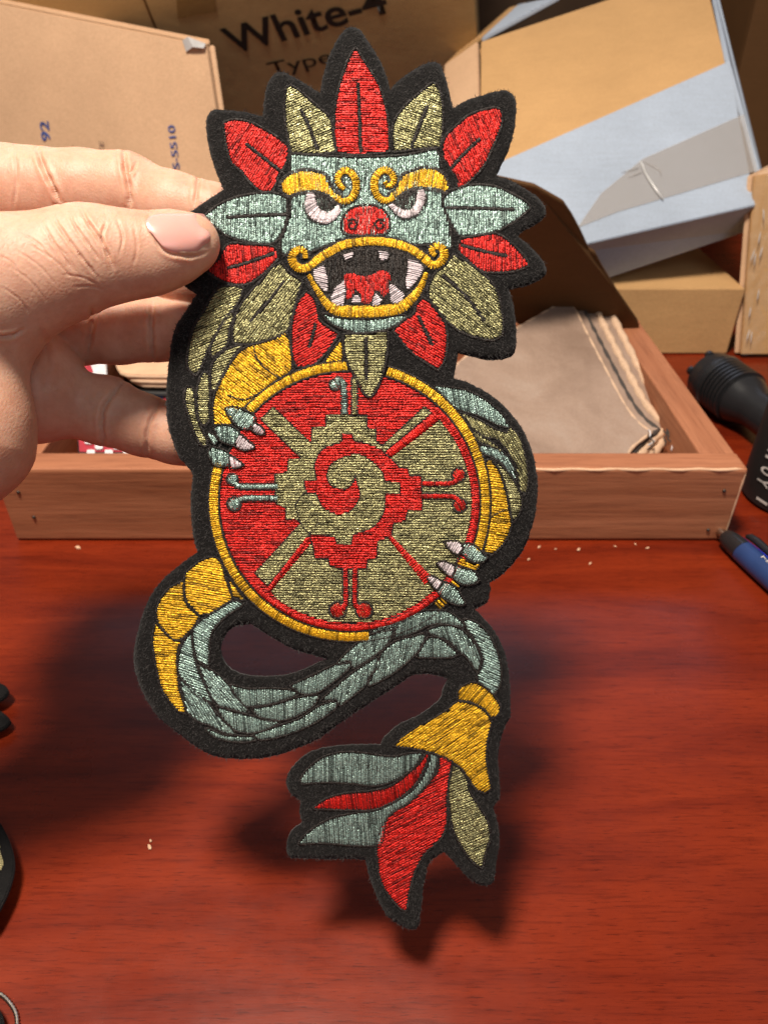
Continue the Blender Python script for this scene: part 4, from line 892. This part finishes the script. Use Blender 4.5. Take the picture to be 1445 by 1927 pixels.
# ---- felt fuzz
def fuzz():
    n = 110000
    x, y = rng.uniform(245, 1032, n), rng.uniform(45, 1770, n)
    m = inside(felt_o, x, y) & ~inside(felt_h, x, y)
    for s in SHAPES:
        lo_, hi_ = s.min(0), s.max(0)
        c = m & (x > lo_[0]) & (x < hi_[0]) & (y > lo_[1]) & (y < hi_[1])
        if c.any():
            i = np.where(c)[0]; m[i] = ~inside(s, x[i], y[i])
    x, y = x[m], y[m]; an = rng.uniform(0, 6.283, len(x)); ln = rng.uniform(3, 8, len(x)); z0 = np.zeros(len(x)); z1 = rng.uniform(.0001, .0007, len(x))
    # along the cut edge
    for b in (felt_o, felt_h):
        t = np.roll(b, -1, 0) - np.roll(b, 1, 0); nn = np.stack([t[:, 1], -t[:, 0]], 1); nn /= np.linalg.norm(nn, axis=1, keepdims=True) + 1e-6
        sgn = 1 if (inside(felt_o, *(b + nn * 3).T) & ~inside(felt_h, *(b + nn * 3).T)).mean() < .5 else -1
        for k in range(9):
            f = rng.rand(len(b), 1); q = b * (1 - f) + np.roll(b, -1, 0) * f - nn * sgn * .5
            x = np.concatenate([x, q[:, 0]]); y = np.concatenate([y, q[:, 1]])
            an = np.concatenate([an, np.arctan2(nn[:, 1] * sgn, nn[:, 0] * sgn) + rng.normal(0, .8, len(b))])
            ln = np.concatenate([ln, np.abs(rng.normal(1.5, 1.4, len(b)))]); zz = rng.uniform(-THK, 0, len(b)); z0 = np.concatenate([z0, zz]); z1 = np.concatenate([z1, zz + rng.uniform(-.0003, .0004, len(b))])
    k = len(x); w = .75
    dx, dy = np.cos(an), np.sin(an)
    a = np.stack([x - dy * w / 2, y + dx * w / 2], 1); b = np.stack([x + dy * w / 2, y - dx * w / 2], 1)
    a2 = an + rng.normal(0, .5, k)
    mx, my = x + dx * ln * .5, y + dy * ln * .5
    c = np.stack([mx - dy * w * .3, my + dx * w * .3], 1); c2 = np.stack([mx + dy * w * .3, my - dx * w * .3], 1)
    d = np.stack([mx + np.cos(a2) * ln * .5, my + np.sin(a2) * ln * .5], 1); zm = (z0 + z1) / 2 + .00015
    co = np.stack([to_local(a, z0), to_local(b, z0), to_local(c, zm), to_local(c2, zm), to_local(d, z1)], 1).reshape(-1, 3)
    i = np.arange(k)[:, None] * 5
    me = bpy.data.meshes.new('felt_fuzz'); F_ = np.concatenate([i + [0, 1, 2], i + [1, 3, 2], i + [2, 3, 4]])
    me.vertices.add(k * 5); me.vertices.foreach_set('co', co.ravel()); me.loops.add(len(F_) * 3); me.loops.foreach_set('vertex_index', F_.ravel().astype(np.int32))
    me.polygons.add(len(F_)); me.polygons.foreach_set('loop_start', np.arange(len(F_), dtype=np.int32) * 3); me.polygons.foreach_set('loop_total', np.full(len(F_), 3, dtype=np.int32)); me.update(calc_edges=True)
    o = link('felt_fuzz', me, M['fuzz'], felt_ob); o['kind'] = 'stuff'
fuzz()

# ---- other patches lying at the left edge of the desk
def side_patch(label, pts, z, inner=None, color='khaki', bead=False):
    w = catmull(pts, True, 6)
    r = empty('embroidered_patch', onZ(*np.mean(w, axis=0), 0)); tag(r, label, 'patch', 'other patches at the left edge of the desk')
    slab('felt_backing', [onZ(x, y, z) for x, y in w], .0022, M['felt'], r, .0005)
    if inner is not None:
        V, Fc = [], []
        q = catmull(inner, True, 4)
        for yv in np.arange(q[:, 1].min(), q[:, 1].max(), 4.2):
            for a_, b_ in intervals(q, yv):
                a_ += rng.uniform(-2, 2); b_ += rng.uniform(-2, 2); k = len(V)
                for xx in (a_, b_):
                    V += [onZ(xx, yv - 2, z + .0002), onZ(xx, yv, z + .0006), onZ(xx, yv + 2, z + .0002)]
                Fc += [(k, k + 1, k + 4, k + 3), (k + 1, k + 2, k + 5, k + 4)]
        o = mesh('embroidery', V, Fc, plain('thread_dull', (.45, .4, .22), .35, metal=.7, scale=900), None, True); rel(o, r)
    return r
side_patch('black felt patch tip poking in from the left edge, upper of two', [(-60, 1270), (-10, 1281), (12, 1290), (18, 1300), (8, 1312), (-20, 1325), (-60, 1330)], .008)
side_patch('black felt patch tip poking in from the left edge, lower of two', [(-60, 1325), (-10, 1332), (14, 1346), (21, 1356), (10, 1368), (-20, 1380), (-60, 1384)], .006)
side_patch('black felt patch with khaki stitching at the lower left edge', [(-90, 1520), (-20, 1530), (8, 1560), (26, 1610), (24, 1650), (5, 1700), (-30, 1750), (-90, 1760)], .010, [(-70, 1560), (-10, 1565), (2, 1600), (8, 1625), (-6, 1645), (-60, 1690)])
bp = side_patch('dark patch with silver corded edge in the bottom left corner', [(-90, 1856), (-50, 1862), (-12, 1885), (4, 1910), (7, 1940), (2, 1990), (-90, 1990)], .006)
q = catmull([(-40, 1856), (0, 1870), (20, 1888), (31, 1908), (33, 1930), (30, 1980)], False, 3)
tube_mesh('silver_cord', [onZ(x, y, .0010) for x, y in q], [.0006 + .0003 * (i % 2) for i in range(len(q))], M['steel'], bp, 6)

# ================================================================== HAND
def hand():
    S, SD = 3.6, .00075
    gx = np.arange(-520, 500, S, dtype=np.float32); gy = np.arange(225, 1060, S, dtype=np.float32); gz = np.arange(.150, .296, SD, dtype=np.float32)
    nx, ny, nz = len(gx), len(gy), len(gz)
    BIG = .05
    def cpos(px, py, d): return np.array([(px - CX) / FPX * d, (CY - py) / FPX * d, d])
    def cone(field, A_, B2, ra, rb, k=.003, flat=1., sub=False):
        """smooth-union a tapered capsule into field; A_,B2 = (px,py,depth); radii in pixels at that depth"""
        a, b = cpos(*A_), cpos(*B2); ra, rb = ra * A_[2] / FPX, rb * B2[2] / FPX
        mg = k * 1.2 + .004; R = max(ra, rb) + mg
        dmin = min(A_[2], B2[2]); ext = R / dmin * FPX * 1.12
        x0, x1 = np.searchsorted(gx, min(A_[0], B2[0]) - ext), np.searchsorted(gx, max(A_[0], B2[0]) + ext)
        y0, y1 = np.searchsorted(gy, min(A_[1], B2[1]) - ext), np.searchsorted(gy, max(A_[1], B2[1]) + ext)
        z0, z1 = np.searchsorted(gz, dmin - R), np.searchsorted(gz, max(A_[2], B2[2]) + R)
        if x1 <= x0 or y1 <= y0 or z1 <= z0: return
        D = gz[z0:z1][None, None, :]
        X = ((gx[x0:x1] - CX) / FPX)[:, None, None] * D; Y = ((CY - gy[y0:y1]) / FPX)[None, :, None] * D
        ab = b - a; l2 = float(ab @ ab) + 1e-12
        t = np.clip(((X - a[0]) * ab[0] + (Y - a[1]) * ab[1] + (D - a[2]) * ab[2]) / l2, 0, 1)
        dz = (D - a[2] - t * ab[2]) / flat
        d = np.sqrt((X - a[0] - t * ab[0]) ** 2 + (Y - a[1] - t * ab[1]) ** 2 + dz * dz) - (ra + (rb - ra) * t)
        f = field[x0:x1, y0:y1, z0:z1]
        if sub:
            h = np.clip(.5 - .5 * (f + d) / k, 0, 1); field[x0:x1, y0:y1, z0:z1] = f + (-d - f) * h + k * h * (1 - h)
        else:
            h = np.clip(.5 + .5 * (f - d) / k, 0, 1); field[x0:x1, y0:y1, z0:z1] = f + (d - f) * h - k * h * (1 - h)
    def chain(field, pts, k=.003, flat=1.):
        for p, q in zip(pts[:-1], pts[1:]): cone(field, p[:3], q[:3], p[3], q[3], k, flat)
    def new(): return np.full((nx, ny, nz), BIG, np.float32)
    def smin(a, b, k):
        h = np.clip(.5 + .5 * (b - a) / k, 0, 1); return b + (a - b) * h - k * h * (1 - h)
    # front of hand: thumb, thenar and heel
    th = new()
    chain(th, [(366, 457, .2145, 45), (338, 463, .2135, 60), (280, 478, .211, 70), (215, 481, .209, 78), (160, 483, .208, 90), (100, 505, .207, 98), (40, 520, .206, 102), (-60, 560, .206, 140)], .005, .80)
    chain(th, [(-60, 560, .206, 140), (-170, 640, .212, 165)], .01)
    cone(th, (-20, 640, .209), (-60, 840, .205), 45, 104, .010)
    chain(th, [(-62, 800, .206, 104), (-190, 860, .207, 150), (-330, 900, .206, 165), (-640, 1010, .196, 175)], .012)
    palm = new()
    chain(palm, [(-190, 400, .245, 100), (-190, 620, .240, 115), (-190, 800, .230, 125)], .015)
    cone(palm, (-160, 640, .212), (-190, 620, .240), 150, 120, .015)
    front = smin(th, palm, .010)
    # fingers behind the patch
    DP = D0 + .0012
    idx = new(); chain(idx, [(-190, 390, .246, 92), (-60, 368, .246, 88), (20, 367, .2455, 84), (84, 368, .2455, 79), (160, 368, .2445, 77), (236, 364, .243, 69), (330, 394, .239, 62), (400, 408, .2375, 56), (450, 418, .237, 48)], .004)
    mid = new(); chain(mid, [(-190, 480, .252, 90), (-40, 492, .250, 78), (90, 506, .249, 70), (190, 509, .246, 64), (300, 514, .2425, 58), (360, 528, .2405, 55), (430, 545, .2395, 47)], .004)
    rng_ = new(); chain(rng_, [(-170, 590, .250, 92), (-20, 600, .247, 84), (70, 610, .243, 80), (120, 616, .2415, 74)], .006)
    chain(rng_, [(172, 618, .243, 66), (225, 619, .2435, 62), (290, 618, .2425, 58), (350, 625, .2405, 53), (405, 640, .2395, 46)], .0035)
    lit = new(); chain(lit, [(-160, 720, .236, 100), (-20, 715, .235, 88), (50, 728, .234, 88), (66, 738, .2335, 86)], .006)
    chain(lit, [(70, 640, .238, 70), (66, 738, .2335, 86)], .006)
    chain(lit, [(140, 762, .2375, 62), (200, 773, .240, 62), (270, 800, .2405, 55), (330, 818, .2395, 52), (390, 838, .239, 46)], .0035)
    f = smin(front, idx, .0012)
    for g in (mid, rng_, lit): f = smin(f, smin(palm, g, .008), .0009)
    # creases: found on the surface, then pressed in
    def surf(px, py):
        i = int(np.clip(round((px - gx[0]) / S), 0, nx - 1)); j = int(np.clip(round((py - gy[0]) / S), 0, ny - 1))
        c = np.where(f[i, j] < 0)[0]
        if not len(c) or c[0] == 0: return None
        k = c[0]; a_, b_ = f[i, j, k - 1], f[i, j, k]; return gz[k - 1] + SD * a_ / (a_ - b_)
    creases = []
    def crease(pts, depth, sig): creases.append((catmull(pts, False, 4), depth, sig))
    # thumb knuckle folds
    crease([(100, 406), (122, 440), (150, 478), (186, 524)], .00050, 2.6)
    crease([(130, 400), (144, 428), (166, 458), (188, 490)], .00050, 2.6)
    crease([(152, 394), (170, 424), (190, 452), (204, 480), (214, 504)], .00080, 3.2)
    crease([(199, 420), (193, 440), (195, 460)], .00045, 2.4)
    crease([(220, 412), (231, 445), (226, 478)], .00028, 2.6)
    crease([(80, 418), (108, 466), (142, 512)], .00030, 2.4)
    crease([(252, 425), (258, 465), (250, 505)], .00016, 2.6)
    for a_, b_ in (((30, 470), (110, 540)), ((60, 462), (140, 528)), ((18, 500), (90, 568)), ((4, 540), (60, 594)), ((118, 516), (190, 540)), ((95, 452), (150, 520)), ((45, 440), (98, 492)), ((176, 440), (196, 500)), ((140, 540), (200, 548)), ((0, 480), (40, 520))):
        crease([a_, ((a_[0] + b_[0]) / 2 + 4, (a_[1] + b_[1]) / 2 - 5), b_], .00016, 2.2)
    crease([(-20, 634), (22, 632), (46, 620)], .0007, 3.2)
    # nail groove
    crease([(280, 398), (284, 428), (294, 450), (309, 471), (335, 480), (365, 482), (392, 474)], .0006, 3.4)
    # finger joints (palm side)
    crease([(70, 276), (84, 318), (102, 356), (116, 384)], .0012, 4.2)
    crease([(233, 280), (236, 315), (242, 350), (246, 388)], .0012, 4.2)
    crease([(244, 330), (252, 318), (257, 305)], .0004, 2.6)
    crease([(28, 276), (32, 330), (26, 392)], .00025, 3)
    crease([(376, 312), (372, 345), (366, 390)], .0006, 3.6)
    crease([(288, 570), (285, 620), (289, 684)], .0009, 4.0)
    crease([(240, 710), (216, 740), (197, 765), (192, 800), (197, 846)], .0010, 4.2)
    crease([(304, 756), (284, 790), (276, 822), (279, 862)], .0007, 3.4)
    crease([(177, 578), (172, 620), (166, 668)], .0010, 4.5)
    crease([(70, 600), (90, 660), (84, 740)], .0003, 6)
    f[0], f[-1], f[:, 0], f[:, -1], f[:, :, 0], f[:, :, -1] = (.01,) * 6
    # ---- surface nets
    ins = f < 0
    cs = sum(ins[i:nx - 1 + i, j:ny - 1 + j, k:nz - 1 + k].astype(np.int8) for i in (0, 1) for j in (0, 1) for k in (0, 1))
    cell = (cs > 0) & (cs < 8); ci, cj, ck = np.where(cell); n = len(ci)
    idm = np.full(cell.shape, -1, np.int32); idm[ci, cj, ck] = np.arange(n)
    acc = np.zeros((n, 3)); cnt = np.zeros(n)
    cr = [(i, j, k) for i in (0, 1) for j in (0, 1) for k in (0, 1)]
    for a_ in cr:
        for ax_ in range(3):
            if a_[ax_]: continue
            b_ = list(a_); b_[ax_] = 1
            fa = f[ci + a_[0], cj + a_[1], ck + a_[2]]; fb = f[ci + b_[0], cj + b_[1], ck + b_[2]]
            m = (fa < 0) != (fb < 0); t = np.where(m, fa / np.where(m, fa - fb, 1), 0)
            p = np.array(a_, float)[None].repeat(n, 0); p[:, ax_] = t
            acc[m] += p[m]; cnt[m] += 1
    g = acc / cnt[:, None] + np.stack([ci, cj, ck], 1)
    px, py, d = gx[0] + g[:, 0] * S, gy[0] + g[:, 1] * S, gz[0] + g[:, 2] * SD
    co = C0 + (FW[None] + RT[None] * ((px - CX) / FPX)[:, None] + UP[None] * ((CY - py) / FPX)[:, None]) * d[:, None]
    Q = []
    for ax_ in range(3):
        s0_ = [slice(1, -1)] * 3; s0_[ax_] = slice(0, -1); s1_ = [slice(1, -1)] * 3; s1_[ax_] = slice(1, None)
        A_, B2 = ins[tuple(s0_)], ins[tuple(s1_)]; i, j, k = np.where(A_ != B2); fl_ = A_[i, j, k]
        base_ = np.stack([i, j, k], 1) + np.array([0 if q == ax_ else 1 for q in range(3)])
        o1, o2 = [(1, 2), (2, 0), (0, 1)][ax_]
        def cid(u, v):
            b_ = base_.copy(); b_[:, o1] -= u; b_[:, o2] -= v; return idm[b_[:, 0], b_[:, 1], b_[:, 2]]
        q = np.stack([cid(1, 1), cid(0, 1), cid(0, 0), cid(1, 0)], 1); q[~fl_] = q[~fl_][:, ::-1]; Q.append(q)
    Q = np.concatenate(Q); Q = Q[(Q >= 0).all(1)]
    # even the mesh out a little
    e = np.concatenate([Q[:, [0, 1]], Q[:, [1, 2]], Q[:, [2, 3]], Q[:, [3, 0]]]); e = np.concatenate([e, e[:, ::-1]])
    deg = np.bincount(e[:, 0], minlength=n)[:, None]
    for lam in (.45, -.47, .45, -.47):
        sm = np.stack([np.bincount(e[:, 0], co[e[:, 1], c], minlength=n) for c in range(3)], 1) / np.maximum(deg, 1)
        co = co + lam * (sm - co)
    # finer skin where it is looked at closely
    Q = Q.astype(np.int64)
    def project(c):
        w = c - C0; dd = w @ FW; return CX + FPX * (w @ RT) / dd, CY - FPX * (w @ UP) / dd, dd
    hit = ins.any(2); fz = gz[0] + np.where(hit, ins.argmax(2), nz) * SD
    def seen(c):
        vx, vy, dd = project(c)
        ii = np.clip(np.round((vx - gx[0]) / S).astype(int), 0, nx - 1); jj = np.clip(np.round((vy - gy[0]) / S).astype(int), 0, ny - 1)
        return vx, vy, dd < fz[ii, jj] + .0035
    vx, vy, vis = seen(co); ok = vis & (vx > -70)
    sel = ok[Q].all(1); Qs, Qk = Q[sel], Q[~sel]
    e = np.concatenate([Qs[:, [0, 1]], Qs[:, [1, 2]], Qs[:, [2, 3]], Qs[:, [3, 0]]]); es = np.sort(e, 1)
    ue, inv, cn_ = np.unique(es[:, 0] * n + es[:, 1], return_inverse=True, return_counts=True)
    mid = (co[ue // n] + co[ue % n]) / 2; cen = co[Qs].mean(1); ns = len(Qs); ne = len(ue)
    E_ = inv.reshape(4, ns) + n; Cn = np.arange(ns) + n + ne
    co = np.vstack([co, mid, cen])
    sub = np.concatenate([np.stack([Qs[:, k], E_[k], Cn, E_[(k + 3) % 4]], 1) for k in range(4)])
    fixed = np.ones(len(co), bool); fixed[sub.ravel()] = False
    fixed[np.where(cn_ == 1)[0] + n] = True; bd = ue[cn_ == 1]; fixed[bd // n] = True; fixed[bd % n] = True; fixed[Qk.ravel()] = True
    e = np.concatenate([sub[:, [0, 1]], sub[:, [1, 2]], sub[:, [2, 3]], sub[:, [3, 0]]]); e = np.concatenate([e, e[:, ::-1]]); nv_ = len(co)
    deg = np.bincount(e[:, 0], minlength=nv_)[:, None]
    for lam in (.5, .3, -.35):
        sm = np.stack([np.bincount(e[:, 0], co[e[:, 1], c], minlength=nv_) for c in range(3)], 1) / np.maximum(deg, 1)
        co = np.where(fixed[:, None], co, co + lam * (sm - co))
    Q = np.concatenate([Qk, sub])
    fn = np.cross(co[Q[:, 2]] - co[Q[:, 0]], co[Q[:, 3]] - co[Q[:, 1]])
    nr = np.stack([sum(np.bincount(Q[:, k], fn[:, c], minlength=nv_) for k in range(4)) for c in range(3)], 1); nr /= np.linalg.norm(nr, axis=1, keepdims=True) + 1e-12
    vx, vy, vis = seen(co); vis &= ~fixed
    root = P(-120, 620, .215)
    disp = np.zeros(nv_)
    for q, dep, sg in creases:
        m = np.where(vis & (vx > q[:, 0].min() - 20) & (vx < q[:, 0].max() + 20) & (vy > q[:, 1].min() - 20) & (vy < q[:, 1].max() + 20))[0]
        if not len(m): continue
        d2 = (vx[m][:, None] - q[None, :, 0]) ** 2 + (vy[m][:, None] - q[None, :, 1]) ** 2
        k = d2.argmin(1); dist = np.sqrt(d2.min(1)); tp = np.clip(np.sin(np.pi * (k + .7) / (len(q) + .4)) * 1.5, 0, 1)
        wob = 1 + .25 * np.sin(k * .9)
        disp[m] += tp * dep * (-np.exp(-(dist / (sg * wob)) ** 2) + .28 * np.exp(-((dist - 2.3 * sg) / (1.3 * sg)) ** 2))
    co = co + nr * disp[:, None]
    me = bpy.data.meshes.new('hand'); me.vertices.add(nv_); me.vertices.foreach_set('co', (co - root).ravel())
    me.loops.add(len(Q) * 4); me.loops.foreach_set('vertex_index', Q.ravel().astype(np.int32)); me.polygons.add(len(Q))
    me.polygons.foreach_set('loop_start', np.arange(len(Q), dtype=np.int32) * 4); me.polygons.foreach_set('loop_total', np.full(len(Q), 4, dtype=np.int32)); me.update(calc_edges=True)
    o = link('hand', me, M['skin'], None, True); o.location = root
    tag(o, 'left hand gripping the embroidered patch, thumb in front and fingers curled behind', 'hand')
    # ---- thumb nail, a thin curved plate sitting in its bed
    V, Fc = [], []; nu, nv = 26, 22
    def nail_px(s, t):
        # s along the thumb 0..1 (cuticle to tip), t across -1..1
        w = 38.0 * (1 - abs(2 * s - 1) ** 4.2) ** .45
        cx_ = 284 + 122 * s; cy_ = 436 + 5 * math.sin(s * 3) - 2 * s
        bow = -13 * (1 - s) * (1 - t * t) * -1
        return cx_ + 14 * t * (1 - s) + bow * -.4, cy_ + w * t
    def sd(x, y):
        v = [surf(x + a_, y + b_) for a_ in (-6, 0, 6) for b_ in (-6, 0, 6)]; v = [q for q in v if q is not None]
        return np.mean(v) if v else None
    grid = np.zeros((nu + 1, nv + 1)); XY = np.zeros((nu + 1, nv + 1, 2))
    for i in range(nu + 1):
        for j in range(nv + 1):
            x, y = nail_px(i / nu, 2 * j / nv - 1); XY[i, j] = x, y; s = sd(x, y); grid[i, j] = np.nan if s is None else s
    # smooth arch across the nail, following the thumb
    tt = np.linspace(-1, 1, nv + 1)
    for i in range(nu + 1):
        ok = ~np.isnan(grid[i]) & (np.abs(tt) < .8)
        if ok.sum() >= 4: c = np.polyfit(tt[ok], grid[i][ok], 2); grid[i] = np.polyval(c, tt)
        else: grid[i] = grid[i - 1]
    k5 = np.array([.1, .2, .4, .2, .1])
    gp = np.pad(grid, ((2, 2), (0, 0)), 'edge'); grid = sum(w_ * gp[q:q + nu + 1] for q, w_ in enumerate(k5))
    for lv in (0, 1):
        for i in range(nu + 1):
            for j in range(nv + 1):
                edge = max(abs(tt[j]) ** 6, (1 - i / nu) ** 12)
                V.append(P(*XY[i, j], grid[i, j] - (.00055 - .0006 * edge if lv == 0 else -.0006)) - root)
    W = nv + 1; off = (nu + 1) * W
    for i in range(nu):
        for j in range(nv):
            q = i * W + j; Fc += [(q, q + 1, q + W + 1, q + W), (off + q, off + q + W, off + q + W + 1, off + q + 1)]
    for i in range(nu): Fc += [(i * W, (i + 1) * W, off + (i + 1) * W, off + i * W), (i * W + nv, off + i * W + nv, off + (i + 1) * W + nv, (i + 1) * W + nv)]
    for j in range(nv): Fc += [(j, off + j, off + j + 1, j + 1), (nu * W + j, nu * W + j + 1, off + nu * W + j + 1, off + nu * W + j)]
    mesh('thumb_nail', V, Fc, M['nail'], o, True)
hand()
